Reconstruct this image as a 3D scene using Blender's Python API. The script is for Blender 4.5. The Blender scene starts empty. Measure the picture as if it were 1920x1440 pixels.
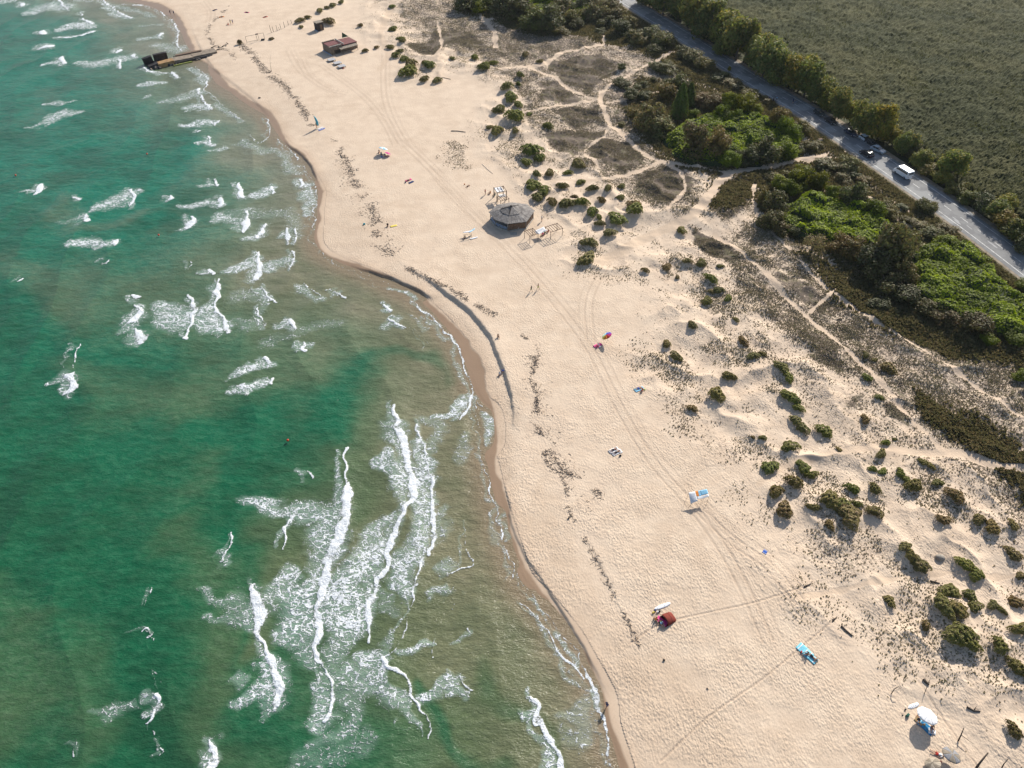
import bpy, math, random
import numpy as np
from mathutils import Vector, Matrix
random.seed(7); RNG = np.random.default_rng(11)
S = bpy.context.scene; C = S.collection; R = math.radians

# ---------------------------------------------------------------- camera, sky, sun, exposure
CAM_H, PITCH, FPX = 100.0, R(45), 1334.0
cd = bpy.data.cameras.new('camera'); cam = bpy.data.objects.new('camera', cd); C.objects.link(cam)
cam.location = (0, 0, CAM_H); cam.rotation_euler = (R(90) - PITCH, 0, 0)
cd.sensor_width = 36; cd.sensor_fit = 'HORIZONTAL'; cd.lens = 36 * FPX / 1920; cd.clip_end = 9000; cd.clip_start = 1
S.camera = cam
SUN_AZ, SUN_EL = 60, 32           # azimuth from +X, anticlockwise
w = bpy.data.worlds.new('World'); S.world = w; w.use_nodes = True
nt = w.node_tree; sk = nt.nodes.new('ShaderNodeTexSky'); sk.sky_type = 'NISHITA'; sk.sun_disc = False
sk.sun_elevation = R(SUN_EL); sk.sun_rotation = R(90 - SUN_AZ); sk.dust_density = 1.5
bgn = nt.nodes['Background']; bgn.inputs[1].default_value = 0.098; nt.links.new(sk.outputs[0], bgn.inputs[0])
sl = bpy.data.lights.new('sun', 'SUN'); sl.energy = 4.3; sl.angle = R(0.6); sl.color = (1.0, .94, .85)
so = bpy.data.objects.new('sun', sl); C.objects.link(so)
so.rotation_euler = Vector((-math.cos(R(SUN_AZ)) * math.cos(R(SUN_EL)), -math.sin(R(SUN_AZ)) * math.cos(R(SUN_EL)), -math.sin(R(SUN_EL)))).to_track_quat('-Z', 'Y').to_euler()
S.view_settings.view_transform = 'Standard'; S.view_settings.look = 'None'
S.view_settings.exposure = 0.54; S.view_settings.gamma = 1

# ---------------------------------------------------------------- maths helpers
sp_, cp_ = math.sin(PITCH), math.cos(PITCH)
def P(px, py, z=0.0):
    """spot on the level z seen at photo pixel (px, py)"""
    u = (np.asarray(px, float) - 960) / FPX; v = (np.asarray(py, float) - 720) / FPX
    dz = sp_ + v * cp_; t = (CAM_H - z) / dz
    return u * t, (cp_ - v * sp_) * t
def mpp(py):                       # metres per photo pixel across the view at that row
    return CAM_H / (sp_ + (py - 720) / FPX * cp_) / FPX
def W(pts, z=0.0):
    a = np.array([p[:2] for p in pts], float); x, y = P(a[:, 0], a[:, 1], z); return np.stack([x, y], 1)
def smooth(pts, n=6):
    p = np.asarray(pts, float)
    if len(p) < 3: return p
    q = np.vstack([2 * p[0] - p[1], p, 2 * p[-1] - p[-2]]); out = []
    for i in range(1, len(q) - 2):
        for k in range(n):
            t = k / n
            out.append(.5 * (2 * q[i] + (q[i + 1] - q[i - 1]) * t + (2 * q[i - 1] - 5 * q[i] + 4 * q[i + 1] - q[i + 2]) * t * t + (3 * q[i] - q[i - 1] - 3 * q[i + 1] + q[i + 2]) * t ** 3))
    out.append(q[-2]); return np.array(out)
def _h(i, j, s):
    n = (i * 374761393 + j * 668265263 + s * 974711) & 0xffffffff
    n = ((n ^ (n >> 13)) * 1274126177) & 0xffffffff
    return ((n ^ (n >> 16)) & 0xffff) / 65535.0
def vnoise(x, y, s=0):
    i = np.floor(x).astype(np.int64); j = np.floor(y).astype(np.int64); fx = x - i; fy = y - j
    fx = fx * fx * (3 - 2 * fx); fy = fy * fy * (3 - 2 * fy)
    return (_h(i, j, s) * (1 - fx) + _h(i + 1, j, s) * fx) * (1 - fy) + (_h(i, j + 1, s) * (1 - fx) + _h(i + 1, j + 1, s) * fx) * fy
def fbm(x, y, sc, o=4, s=0):       # -1..1
    r = 0; a = 1; t = 0; x = x / sc; y = y / sc
    for k in range(o):
        r = r + a * (vnoise(x, y, s + k) * 2 - 1); t += a; a *= .5; x, y = x * 1.93 + y * .47 + 13.1, y * 1.93 - x * .47 + 7.7
    return r / t * 1.6
def sst(a, b, v):
    t = np.clip((v - a) / (b - a), 0, 1); return t * t * (3 - 2 * t)
def pip(x, y, poly):
    ins = np.zeros(x.shape, bool); n = len(poly)
    for i in range(n):
        x1, y1 = poly[i]; x2, y2 = poly[(i + 1) % n]
        if y1 == y2: continue
        ins ^= ((y1 > y) != (y2 > y)) & (x < (x2 - x1) * (y - y1) / (y2 - y1) + x1)
    return ins
def seg(x, y, L, R0=1e9, rad=None):
    """distance to a polyline, side (+ = land side, right of its way down the photo), place along it, radius there"""
    L = np.asarray(L, float); d = np.full(x.shape, R0); sd = np.zeros(x.shape); tt = np.zeros(x.shape); rr = np.ones(x.shape)
    big = R0 < 1e8
    if big:
        m = (x > L[:, 0].min() - R0) & (x < L[:, 0].max() + R0) & (y > L[:, 1].min() - R0) & (y < L[:, 1].max() + R0)
        ix = np.nonzero(m)[0]
    else: ix = np.arange(len(x))
    if len(ix) == 0: return d, sd, tt, rr
    X = x[ix]; Y = y[ix]; D = np.full(X.shape, R0 * 1.0); SD = np.zeros(X.shape); TT = np.zeros(X.shape); RR = np.ones(X.shape); n = len(L) - 1
    for i in range(n):
        ax, ay = L[i]; bx, by = L[i + 1]; vx, vy = bx - ax, by - ay; q = vx * vx + vy * vy + 1e-9
        t = np.clip(((X - ax) * vx + (Y - ay) * vy) / q, 0, 1); ex = X - ax - t * vx; ey = Y - ay - t * vy
        e = np.sqrt(ex * ex + ey * ey)
        if rad is not None:
            r = rad[i] * (1 - t) + rad[i + 1] * t; k = e / r < D / RR if i else e < R0
            RR = np.where(k, r, RR)
        else: k = e < D
        D = np.where(k, e, D); SD = np.where(k, vx * ey - vy * ex, SD); TT = np.where(k, (i + t) / n, TT)
    d[ix] = D; sd[ix] = np.sign(SD); tt[ix] = TT; rr[ix] = RR
    return d, sd, tt, rr
def inside(x, y, poly_px, soft=3.0, warp=0, z=.8):
    """soft mask of a traced region"""
    L = W(poly_px, z); L2 = np.vstack([L, L[:1]]); m = soft * 2
    if warp:
        xx = x + fbm(x, y, warp * 3, 3, 5) * warp; yy = y + fbm(x, y, warp * 3, 3, 9) * warp
    else: xx, yy = x, y
    d = seg(xx, yy, L2, m)[0]; i = pip(xx, yy, L)
    return sst(-soft, soft, np.where(i, d, -d))

# ---------------------------------------------------------------- traces
SHORE = W(smooth([(-900, -90), (-400, -70), (-100, -45), (120, -28), (225, 0), (270, 10), (300, 22), (325, 40), (336, 60), (345, 80), (356, 96), (372, 112), (386, 128), (405, 158), (433, 176), (467, 200), (495, 218), (510, 242), (530, 270), (562, 295), (578, 330), (594, 360), (592, 383), (590, 413), (588, 453), (603, 476), (640, 497), (690, 517), (733, 540), (777, 563), (817, 597), (853, 640), (870, 680), (883, 727), (900, 757), (917, 772), (923, 800), (922, 830), (906, 852), (912, 880), (925, 940), (940, 993), (950, 1025), (972, 1087), (1003, 1122), (1040, 1167), (1067, 1203), (1093, 1250), (1123, 1307), (1130, 1360), (1150, 1427), (1170, 1500), (1230, 1700), (1300, 2000)], 5))
SEAPOLY = np.vstack([SHORE, [(SHORE[-1][0], -2500), (-6000, -2500), (-6000, SHORE[0][1])]])
WET = W(smooth([(-400, -85), (225, -12), (262, 0), (305, 10), (338, 34), (356, 72), (372, 104), (402, 130), (432, 162), (474, 192), (512, 214), (535, 262), (572, 292), (590, 326), (604, 360), (602, 383), (600, 413), (596, 450), (617, 478), (668, 494), (742, 526), (790, 550), (824, 583), (870, 630), (900, 673), (912, 713), (926, 767), (932, 810), (931, 845), (930, 880), (946, 940), (957, 985), (968, 1020), (995, 1075), (1023, 1112), (1057, 1158), (1085, 1205), (1110, 1250), (1135, 1297), (1148, 1353), (1163, 1390), (1172, 1430), (1200, 1520), (1300, 1800)], 4))
SCARPS = [  # step lines in the sand, height in metres
 (.40, [(528, 256), (545, 274), (562, 287), (580, 306), (590, 325), (598, 342)]),
 (.42, [(640, 490), (687, 505), (733, 520), (773, 537), (802, 553), (815, 563)]),
 (.56, [(735, 483), (783, 513), (833, 547), (873, 577), (907, 613), (927, 647), (947, 700), (957, 730), (963, 780), (960, 815)]),
 (.22, [(948, 905), (952, 923), (957, 960), (963, 993), (987, 1043), (1023, 1093), (1057, 1150), (1093, 1207), (1127, 1270), (1150, 1315)]),
 (.16, [(355, 40), (372, 80), (395, 120), (430, 150), (480, 190), (520, 235)]),
 (.10, [(1107, 1020), (1127, 1060), (1147, 1100), (1167, 1147)]),
]
DUNE_EDGE = [(660, -60), (690, 0), (702, 40), (725, 90), (745, 130), (770, 150), (860, 130), (905, 150), (915, 190), (905, 240), (940, 290), (985, 330), (1010, 370), (1070, 420), (1075, 490), (1150, 490), (1215, 520), (1250, 600), (1230, 700), (1255, 790), (1330, 860), (1420, 880), (1425, 940), (1490, 1020), (1540, 1090), (1640, 1170), (1690, 1220), (1800, 1290), (1850, 1360), (1900, 1440), (1950, 1520)]
DUNEPOLY = DUNE_EDGE + [(2600, 1520), (2300, 760), (2000, 580), (1700, 370), (1560, 290), (1400, 180), (1240, 90), (1120, 0), (1080, -60)]
ROAD = W(smooth([(900, -150), (1030, -85), (1165, -5), (1270, 60), (1400, 143), (1520, 214), (1640, 295), (1790, 400), (1940, 512), (2100, 640), (2400, 900)], 5), .9)
HEATH = [  # (density, region)
 (.48, [(760, -20), (900, 20), (1010, 60), (1120, 75), (1250, 95), (1330, 160), (1200, 170), (1190, 230), (1240, 300), (1310, 330), (1320, 400), (1290, 410), (1200, 380), (1080, 310), (1000, 250), (960, 150), (900, 110), (800, 80), (750, 30)]),
 (.50, [(1400, 430), (1500, 450), (1560, 530), (1640, 590), (1760, 650), (1930, 700), (1930, 1010), (1800, 860), (1700, 770), (1600, 700), (1500, 650), (1400, 560), (1330, 460)]),
 (.55, [(770, -20), (880, -20), (935, 60), (960, 90), (900, 100), (850, 75), (800, 60), (765, 30)]),
 (.95, [(800, 75), (815, 55), (850, 53), (890, 62), (916, 90), (880, 93), (840, 85), (812, 104), (780, 98), (765, 82)]),
 (.65, [(870, 35), (1000, 58), (1120, 70), (1130, 85), (1050, 112), (1000, 125), (930, 110), (920, 70)]),
 (.95, [(1030, 122), (1080, 103), (1130, 103), (1168, 135), (1130, 155), (1110, 178), (1070, 162), (1040, 150)]),
 (.85, [(1005, 155), (1050, 155), (1095, 187), (1060, 197), (1015, 190)]),
 (.8, [(1040, 203), (1080, 197), (1125, 200), (1135, 225), (1080, 240), (1040, 225)]),
 (.95, [(1015, 258), (1060, 247), (1140, 238), (1125, 260), (1095, 275), (1088, 295), (1055, 290), (1025, 275)]),
 (.95, [(1100, 275), (1140, 258), (1200, 265), (1215, 300), (1180, 328), (1125, 312), (1100, 290)]),
 (.95, [(1190, 330), (1240, 313), (1285, 318), (1300, 350), (1308, 375), (1270, 388), (1230, 378), (1185, 355)]),
 (.7, [(1320, 322), (1345, 312), (1400, 325), (1412, 350), (1395, 400), (1370, 425), (1330, 400), (1345, 350)]),
 (.9, [(1295, 430), (1330, 440), (1370, 458), (1388, 490), (1350, 492), (1310, 467)]),
 (.7, [(1150, 170), (1200, 160), (1230, 240), (1200, 262), (1160, 235), (1150, 200)]),
 (.35, [(1100, 75), (1260, 95), (1400, 170), (1380, 200), (1270, 165), (1180, 150), (1120, 100)]),
 (.48, [(1370, 420), (1500, 445), (1570, 540), (1700, 630), (1850, 700), (1930, 760), (1930, 980), (1850, 890), (1750, 790), (1640, 690), (1500, 620), (1420, 540)]),
 (.8, [(1490, 612), (1540, 622), (1605, 690), (1590, 702), (1530, 672)]),
 (.55, [(1600, 560), (1700, 600), (1800, 640), (1930, 660), (1930, 780), (1800, 720), (1680, 652)]),
 (.8, [(1440, 520), (1470, 510), (1560, 560), (1545, 590), (1500, 570)]),
 (.9, [(1655, 762), (1690, 757), (1716, 785), (1702, 807), (1678, 790)]),
 (.9, [(1593, 745), (1612, 745), (1612, 768), (1595, 766)]),
 (.4, [(1700, 700), (1930, 830), (1930, 920), (1800, 830), (1720, 760)]),
 (.22, [(1280, 440), (1400, 560), (1500, 640), (1640, 720), (1800, 860), (1930, 1000), (1930, 1100), (1700, 900), (1560, 850), (1460, 700), (1380, 640), (1300, 540)]),
 (.30, [(1530, 960), (1640, 1000), (1700, 1060), (1590, 1100), (1500, 1040)]),
 (.25, [(1230, 730), (1330, 770), (1400, 850), (1340, 870), (1260, 800)]),
 (.25, [(1690, 1190), (1820, 1250), (1900, 1330), (1800, 1290), (1700, 1240)]),
 (.3, [(830, 268), (870, 262), (876, 318), (850, 320), (835, 300)]),
]
GRASS = [
 (.6, [(1740, 735), (1765, 755), (1850, 812), (1930, 880), (1930, 965), (1850, 872), (1790, 832), (1748, 790)]),
 (.7, [(1320, 335), (1400, 330), (1410, 370), (1370, 400), (1330, 380)]),
 (.5, [(1220, 290), (1290, 310), (1400, 315), (1500, 300), (1520, 260), (1600, 300), (1700, 390), (1800, 440), (1930, 540), (1930, 640), (1860, 660), (1760, 640), (1620, 590), (1560, 500), (1470, 440), (1415, 380), (1370, 325), (1300, 320), (1240, 305)]),
 (.75, [(860, -30), (1150, -30), (1240, 60), (1350, 150), (1450, 210), (1440, 225), (1300, 150), (1190, 95), (1100, 70), (990, 60), (880, 25)]),
 (.6, [(1190, 150), (1290, 150), (1330, 170), (1500, 240), (1500, 300), (1350, 315), (1240, 300), (1190, 240)]),
]
GROVE_TURF = [(.55, [(1500, 480), (1700, 560), (1930, 660), (1930, 700), (1760, 660), (1600, 590), (1540, 520)])]
PATHS = [(1.5, [(1120, 490), (1180, 460), (1220, 437), (1280, 415), (1310, 395), (1330, 370), (1350, 340), (1385, 320), (1440, 310), (1500, 300), (1570, 290), (1600, 285)]),
 (.8, [(1385, 320), (1360, 322), (1300, 312), (1240, 302), (1200, 282), (1180, 260), (1160, 242), (1142, 228), (1132, 205), (1125, 185), (1140, 163), (1180, 140), (1230, 115), (1262, 97)]),
 (.9, [(940, 132), (964, 129), (998, 126), (1026, 118), (1054, 99), (1092, 92), (1129, 82)]), (.4, [(1133, 82), (1131, 65), (1130, 40)]),
 (.7, [(990, 128), (1030, 140), (1060, 160), (1090, 175), (1120, 188)]), (.7, [(1120, 187), (1080, 193), (1030, 203), (1000, 210), (950, 218)]),
 (.5, [(1142, 232), (1132, 255), (1105, 272), (1095, 287), (1115, 305), (1122, 318)]), (.7, [(1240, 302), (1205, 318), (1160, 333), (1100, 341), (1020, 338)]),
 (.5, [(1415, 345), (1411, 372), (1420, 405), (1450, 440), (1480, 470)]), (.45, [(1250, 395), (1285, 355), (1270, 320), (1240, 303)]),
 (.6, [(1340, 440), (1420, 500), (1480, 560), (1560, 630), (1640, 700), (1700, 775), (1760, 840)]), (.4, [(1500, 490), (1560, 545), (1640, 602), (1720, 650), (1800, 700), (1860, 745), (1930, 800)]),
 (.3, [(1580, 530), (1545, 560), (1510, 592)]), (.9, [(1425, 905), (1470, 872), (1560, 850), (1640, 840), (1720, 850), (1800, 852), (1860, 872), (1930, 885)]),
 (.5, [(1500, 1120), (1570, 1105), (1650, 1090), (1760, 1070), (1850, 1080), (1930, 1072)]), (1.2, [(750, -20), (722, 40), (714, 70), (728, 100), (712, 130)]),
 (.5, [(1262, 160), (1230, 172), (1190, 180), (1140, 190)]), (.8, [(1600, 355), (1640, 378), (1700, 420), (1745, 445)]), (.8, [(880, 0), (900, 30), (925, 55), (930, 90)]),
 (.5, [(820, 40), (828, 85), (815, 105)]), (.5, [(1010, 30), (912, 40), (960, 55)]) ]
TRACKS = [[(690, 205), (722, 222), (745, 260), (790, 300), (850, 370), (900, 418), (960, 475), (1010, 530), (1060, 590), (1110, 660), (1160, 760), (1220, 860), (1290, 940), (1350, 1020), (1400, 1110), (1440, 1200)],
 [(720, 100), (718, 150), (725, 200), (760, 270), (830, 340), (890, 405), (950, 460)], [(1290, 935), (1370, 1010), (1440, 1060), (1500, 1130)], [(560, 110), (575, 140), (610, 165), (650, 175)],
 [(1108, 640), (1105, 560), (1140, 490)], [(395, 40), (398, 20), (385, 0)], [(600, 120), (680, 180), (720, 230), (740, 270)], [(540, 95), (560, 130), (600, 160)]]
DRAGS = [[(1180, 1205), (1230, 1172), (1290, 1155), (1400, 1132), (1460, 1115), (1512, 1099)], [(1240, 1425), (1330, 1342), (1430, 1272), (1500, 1215), (1563, 1163)], [(1722, 1278), (1800, 1390), (1850, 1460)]]
MARSH_IN = 13.0
def par(L, off):
    L = np.asarray(L); t = np.gradient(L, axis=0); t /= np.linalg.norm(t, axis=1)[:, None] + 1e-9
    return L + np.stack([-t[:, 1], t[:, 0]], 1) * off

# low dune shrubs: x, y, width in photo pixels, tone (0 dry brown .. 1 green)
SHRUBS = [('green mounds in front of the red roofed shack', [(766, 136, 38, 1), (771, 124, 26, .6), (805, 126, 26, .9), (796, 119, 15, .4), (796, 151, 20, .6), (820, 152, 17, .6), (737, 56, 18, .8), (755, 79, 14, .5), (685, 96, 13, .4), (706, 90, 10, .4), (732, 90, 14, .7), (750, 97, 14, .7), (758, 111, 18, .8), (751, 73, 13, .8), (742, 106, 16, .8), (676, 50, 12, .3), (735, 14, 12, .9)]),
 ('shrubs along the sand edge above the middle of the picture', [(908, 129, 26, .8), (925, 121, 16, .9), (890, 109, 15, .8), (848, 110, 12, .7), (950, 166, 26, .7), (972, 160, 14, .9), (958, 186, 28, .8), (972, 198, 20, .9), (936, 208, 26, .7), (965, 224, 38, .8), (918, 239, 14, .6), (932, 248, 26, .7), (966, 251, 18, .5), (966, 213, 8, .5), (992, 215, 14, 1), (1028, 238, 20, .8), (975, 145, 18, .9), (985, 107, 16, .4), (1012, 118, 14, .5)]),
 ('shrubs between the timber hut and the upper dunes', [(996, 286, 34, .9), (1012, 299, 24, .8), (987, 306, 22, .8), (1006, 329, 20, .7), (1030, 326, 20, .6), (1065, 325, 18, .9), (1000, 348, 28, .9), (1020, 358, 26, .8), (1010, 370, 26, .7), (1054, 351, 22, .7), (1084, 310, 26, .5), (1110, 355, 22, .7), (1088, 344, 18, .8), (1140, 354, 20, .7), (1165, 350, 16, .7), (1035, 382, 22, .3), (1062, 384, 26, .6), (1091, 381, 26, .8), (1077, 369, 13, .3), (1110, 400, 24, .9), (1125, 420, 22, .7), (1123, 408, 16, .8), (1157, 412, 34, .8), (1187, 385, 24, .3), (1190, 400, 30, .9), (1128, 377, 18, .3), (1163, 372, 20, .6), (1250, 247, 16, .5)]),
 ('shrubs on the open sand right of the timber hut', [(1143, 438, 22, .6), (1105, 456, 30, .6), (1100, 487, 38, .6), (1278, 433, 18, .7), (1250, 502, 18, .3), (1210, 508, 16, .2), (1270, 520, 12, .3), (1288, 493, 16, .6)]),
 ('shrubs on the sand slope in the right middle', [(1333, 524, 26, .9), (1325, 566, 22, .7), (1333, 547, 12, .4), (1380, 600, 14, .6), (1298, 611, 18, .5), (1393, 642, 22, .3), (1412, 668, 22, .6), (1430, 664, 16, .5), (1250, 646, 22, .5), (1267, 669, 26, .6), (1366, 707, 26, .6), (1343, 741, 30, .6), (1298, 766, 20, .1), (1315, 495, 20, .6), (1347, 545, 20, .7), (1365, 560, 18, .8), (1350, 500, 13, .7)]),
 ('shrubs climbing the dune in the right middle', [(1465, 690, 28, .7), (1478, 708, 26, .8), (1476, 742, 26, 1), (1490, 752, 24, .9), (1497, 765, 20, .8), (1492, 790, 22, .6), (1505, 804, 24, .6), (1545, 808, 30, .9), (1430, 821, 16, .6), (1412, 820, 10, .4), (1481, 838, 34, .7), (1443, 877, 28, .8), (1506, 876, 26, .8), (1522, 892, 22, .8), (1488, 906, 36, .5), (1455, 923, 32, .5), (1470, 958, 32, .3), (1573, 843, 11, .4), (1622, 787, 22, .2), (1648, 745, 16, .8), (1625, 709, 16, .9), (1665, 692, 28, .4), (1623, 666, 16, .7), (1640, 675, 12, .6)]),
 ('shrubs on the dune crest in the lower right', [(1525, 952, 24, .6), (1556, 940, 36, .6), (1578, 946, 28, .7), (1593, 968, 48, .4), (1606, 946, 20, .8), (1640, 918, 22, .6), (1636, 880, 16, .8), (1655, 884, 16, .8), (1688, 888, 22, .9), (1700, 900, 18, .8), (1712, 912, 30, .6), (1598, 917, 24, .8), (1790, 930, 32, .3), (1758, 905, 20, .7), (1660, 831, 18, .8), (1677, 824, 10, .7), (1652, 852, 24, .5), (1730, 866, 16, .6), (1745, 875, 14, .6), (1555, 985, 20, .3), (1640, 960, 26, .2), (1835, 975, 24, .5), (1860, 990, 26, .4), (1900, 985, 24, .5), (1770, 975, 24, .3)]),
 ('shrubs in the bottom right corner', [(1696, 1024, 22, .5), (1706, 1042, 28, .5), (1722, 1058, 34, .5), (1808, 1058, 28, .8), (1830, 1078, 26, .8), (1780, 1109, 30, .7), (1768, 1138, 44, .7), (1795, 1142, 34, .5), (1818, 1118, 28, .7), (1828, 1138, 26, .7), (1668, 1127, 22, .6), (1798, 1190, 54, .7), (1812, 1208, 44, .7), (1873, 1212, 32, .6), (1735, 1174, 24, .2), (1862, 1135, 22, .6), (1878, 1145, 18, .6), (1912, 1180, 40, .7), (1912, 1256, 44, .6), (1900, 1370, 32, .3), (1905, 1130, 26, .3), (1915, 1080, 22, .5), (1900, 1040, 26, .4)]),
 ('shrubs by the fence at the top left', [(563, 40, 17, .5), (577, 34, 12, .5), (600, 22, 16, .6), (624, 11, 14, .6), (565, 51, 10, .7), (640, 6, 14, .7), (613, 16, 10, .6), (617, 43, 22, .2)])]
def ground_place(px, py, extra=0):
    x, y = P(px, py, .8)
    for _ in range(4):
        z = float(height(np.array([float(x)]), np.array([float(y)]))[0]); x, y = P(px, py, z)
    return float(x), float(y), float(height(np.array([float(x)]), np.array([float(y)]))[0]) + extra
MOUNDS = [(float(P(s[0], s[1], .9)[0]), float(P(s[0], s[1], .9)[1]), s[2] * mpp(s[1]) * .5) for g in SHRUBS for s in g[1]]
DUNEW = None
def height(x, y, full=False):
    d, sd, _, _ = seg(x, y, SHORE); sea = pip(x, y, SEAPOLY); d = np.where(sea, -d, d)
    wb = fbm(x, y, 9, 3, 3) * .6 + fbm(x, y, 2.2, 2, 4) * .18
    de = d + wb * sst(2, 0, np.abs(d)) * .5
    h = np.where(de < 0, np.maximum(de * .07, -3), .9 * (1 - np.exp(-np.maximum(de, 0) * .055)))
    for A, L in SCARPS:
        w_ = smooth(W(L, .5), 5); e, s, t, _ = seg(x, y, w_, 30.0); s2 = e * s + fbm(x, y, 1.6, 2, 21) * .14
        ends = sst(0, .28, t) * sst(1, .75, t) * (e < 29.9)
        h = h + A * ends * (sst(-.28, .05, s2) * np.exp(-np.maximum(s2, 0) / 7) - .25 * np.exp(-(s2 + .9) ** 2 / 1.2))
    dn = inside(x, y, DUNEPOLY, 7, 5)
    rd, rs, _, _ = seg(x, y, ROAD, 60.0)
    flat = sst(5.5, 13, rd); sideR = (rs > 0) & (rd < 59)
    marsh = pip(x, y, np.vstack([par(ROAD, 0), [(5000, -800), (5000, 4000), (ROAD[0][0], 4000)]]))
    n1 = fbm(x, y, 26, 3, 31); n2 = 1 - np.abs(fbm(x, y, 11, 3, 37)); n3 = fbm(x, y, 3.2, 3, 41)
    h = h + dn * flat * (~marsh) * (.62 * n1 + .95 * n2 ** 2 - .42 + .16 * n3)
    h = h + .03 * fbm(x, y, 6, 3, 51) * (d > 1)
    h = np.where(marsh, .4 + (h - .4) * 0, h) * (1 - (1 - flat) * .999) + (1 - flat) * .95
    for mx, my, r in MOUNDS:
        k = np.nonzero((np.abs(x - mx) < r * 3.2) & (np.abs(y - my) < r * 3.2))[0]
        if len(k):
            q = ((x[k] - mx) ** 2 + (y[k] - my) ** 2) / (r * r * 1.1); h[k] += r * .36 * np.exp(-q)
    return (h, d, dn, rd, marsh, flat) if full else h

# ---------------------------------------------------------------- node helper
class N:
    def __init__(s, name):
        s.m = bpy.data.materials.new(name); s.m.use_nodes = True; s.t = s.m.node_tree; s.t.nodes.clear()
        s.out = s.t.nodes.new('ShaderNodeOutputMaterial'); s.b = s.t.nodes.new('ShaderNodeBsdfPrincipled')
        s.t.links.new(s.b.outputs[0], s.out.inputs[0])
    def n(s, ty, **k):
        o = s.t.nodes.new('ShaderNode' + ty)
        for a, b in k.items(): setattr(o, a, b)
        return o
    def put(s, sock, v):
        if v is None: return
        if hasattr(v, 'is_output') or hasattr(v, 'links'): s.t.links.new(v, sock)
        else:
            if hasattr(v, '__len__') and len(v) == 3 and sock.type == 'RGBA': v = (*v, 1)
            sock.default_value = v
    def math(s, op, a, b=None, c=None, clamp=False):
        o = s.n('Math', operation=op, use_clamp=clamp); s.put(o.inputs[0], a); s.put(o.inputs[1], b)
        if c is not None: s.put(o.inputs[2], c)
        return o.outputs[0]
    def mix(s, f, a, b):
        o = s.n('Mix', data_type='RGBA'); s.put(o.inputs[0], f); s.put(o.inputs[6], a); s.put(o.inputs[7], b); return o.outputs[2]
    def noise(s, scale, detail=3, rough=.55, vec=None, dist=0):
        o = s.n('TexNoise'); o.inputs['Scale'].default_value = scale; o.inputs['Detail'].default_value = detail
        o.inputs['Roughness'].default_value = rough; o.inputs['Distortion'].default_value = dist; s.put(o.inputs['Vector'], vec or s.pos()); return o.outputs[0]
    def pos(s):
        if not hasattr(s, '_p'): s._p = s.n('NewGeometry').outputs['Position']
        return s._p
    def mapv(s, sc, rot=(0, 0, 0), vec=None):
        o = s.n('Mapping'); o.inputs['Scale'].default_value = sc; o.inputs['Rotation'].default_value = rot; s.put(o.inputs['Vector'], vec or s.pos()); return o.outputs[0]
    def ramp(s, f, a, b):            # smooth 0..1 between a and b
        o = s.n('MapRange', interpolation_type='SMOOTHSTEP'); s.put(o.inputs[0], f); s.put(o.inputs[1], a); s.put(o.inputs[2], b); return o.outputs[0]
    def attr(s, name):
        a = s.n('Attribute', attribute_name=name); q = s.n('SeparateColor'); s.t.links.new(a.outputs['Color'], q.inputs[0]); return q.outputs[0], q.outputs[1], q.outputs[2], a.outputs['Alpha']
    def bump(s, h, dist, strength=1, nrm=None):
        o = s.n('Bump'); o.inputs['Strength'].default_value = strength; o.inputs['Distance'].default_value = dist; s.put(o.inputs['Height'], h)
        if nrm is not None: s.put(o.inputs['Normal'], nrm)
        return o.outputs[0]
    def set(s, col=None, rough=None, nrm=None, spec=None):
        s.put(s.b.inputs['Base Color'], col); s.put(s.b.inputs['Roughness'], rough)
        if nrm is not None: s.put(s.b.inputs['Normal'], nrm)
        if spec is not None: s.put(s.b.inputs['Specular IOR Level'], spec)
        return s.m

# ---------------------------------------------------------------- big meshes
def np_mesh(name, V, F, mat, attrs=None, smooth_=True, parent=None):
    """V (n,3); F (m,k) faces of k corners"""
    me = bpy.data.meshes.new(name); V = np.asarray(V, np.float32); F = np.asarray(F, np.int32); m, k = F.shape
    me.vertices.add(len(V)); me.vertices.foreach_set('co', V.ravel())
    me.loops.add(m * k); me.loops.foreach_set('vertex_index', F.ravel())
    me.polygons.add(m); me.polygons.foreach_set('loop_start', np.arange(0, m * k, k, dtype=np.int32))
    try: me.polygons.foreach_set('loop_total', np.full(m, k, np.int32))
    except Exception: pass
    me.polygons.foreach_set('use_smooth', np.full(m, smooth_, bool))
    for n_, a in (attrs or {}).items():
        at = me.attributes.new(n_, 'FLOAT_COLOR', 'POINT'); at.data.foreach_set('color', np.asarray(a, np.float32).ravel())
    me.update(calc_edges=True); me.materials.append(mat)
    o = bpy.data.objects.new(name, me); C.objects.link(o)
    if parent: o.parent = parent
    return o
def view_grid(nc=1100, ystep=.85, y0=17, y1=372, sfine=1.13, coarse=(1.2, 1.35, 1.6, 2, 2.8, 4, 7, 13)):
    ys = [y0]
    while ys[-1] < y1: ys.append(ys[-1] + ystep * (ys[-1] ** 2 + 1e4) / (100 * 711))
    ys = [-2500, -1200, -600, -300, -150, -70, -30, -8, 4, 11] + ys + [380, 400, 430, 480, 560, 700, 950, 1400, 2200, 4000]
    s_ = np.linspace(-sfine, sfine, nc); s_ = np.concatenate([[-c for c in coarse[::-1]], s_, coarse])
    Y = np.array(ys, float); Wd = .509 * (np.clip(Y, 10, 380) + 100)
    X = s_[None, :] * Wd[:, None]; YY = np.repeat(Y[:, None], len(s_), 1)
    return X, YY
def grid_faces(ny, nx, keep=None):
    i = np.arange(ny * nx).reshape(ny, nx); f = np.stack([i[:-1, :-1], i[:-1, 1:], i[1:, 1:], i[1:, :-1]], -1).reshape(-1, 4)
    return f if keep is None else f[keep[f].all(1)]

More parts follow.
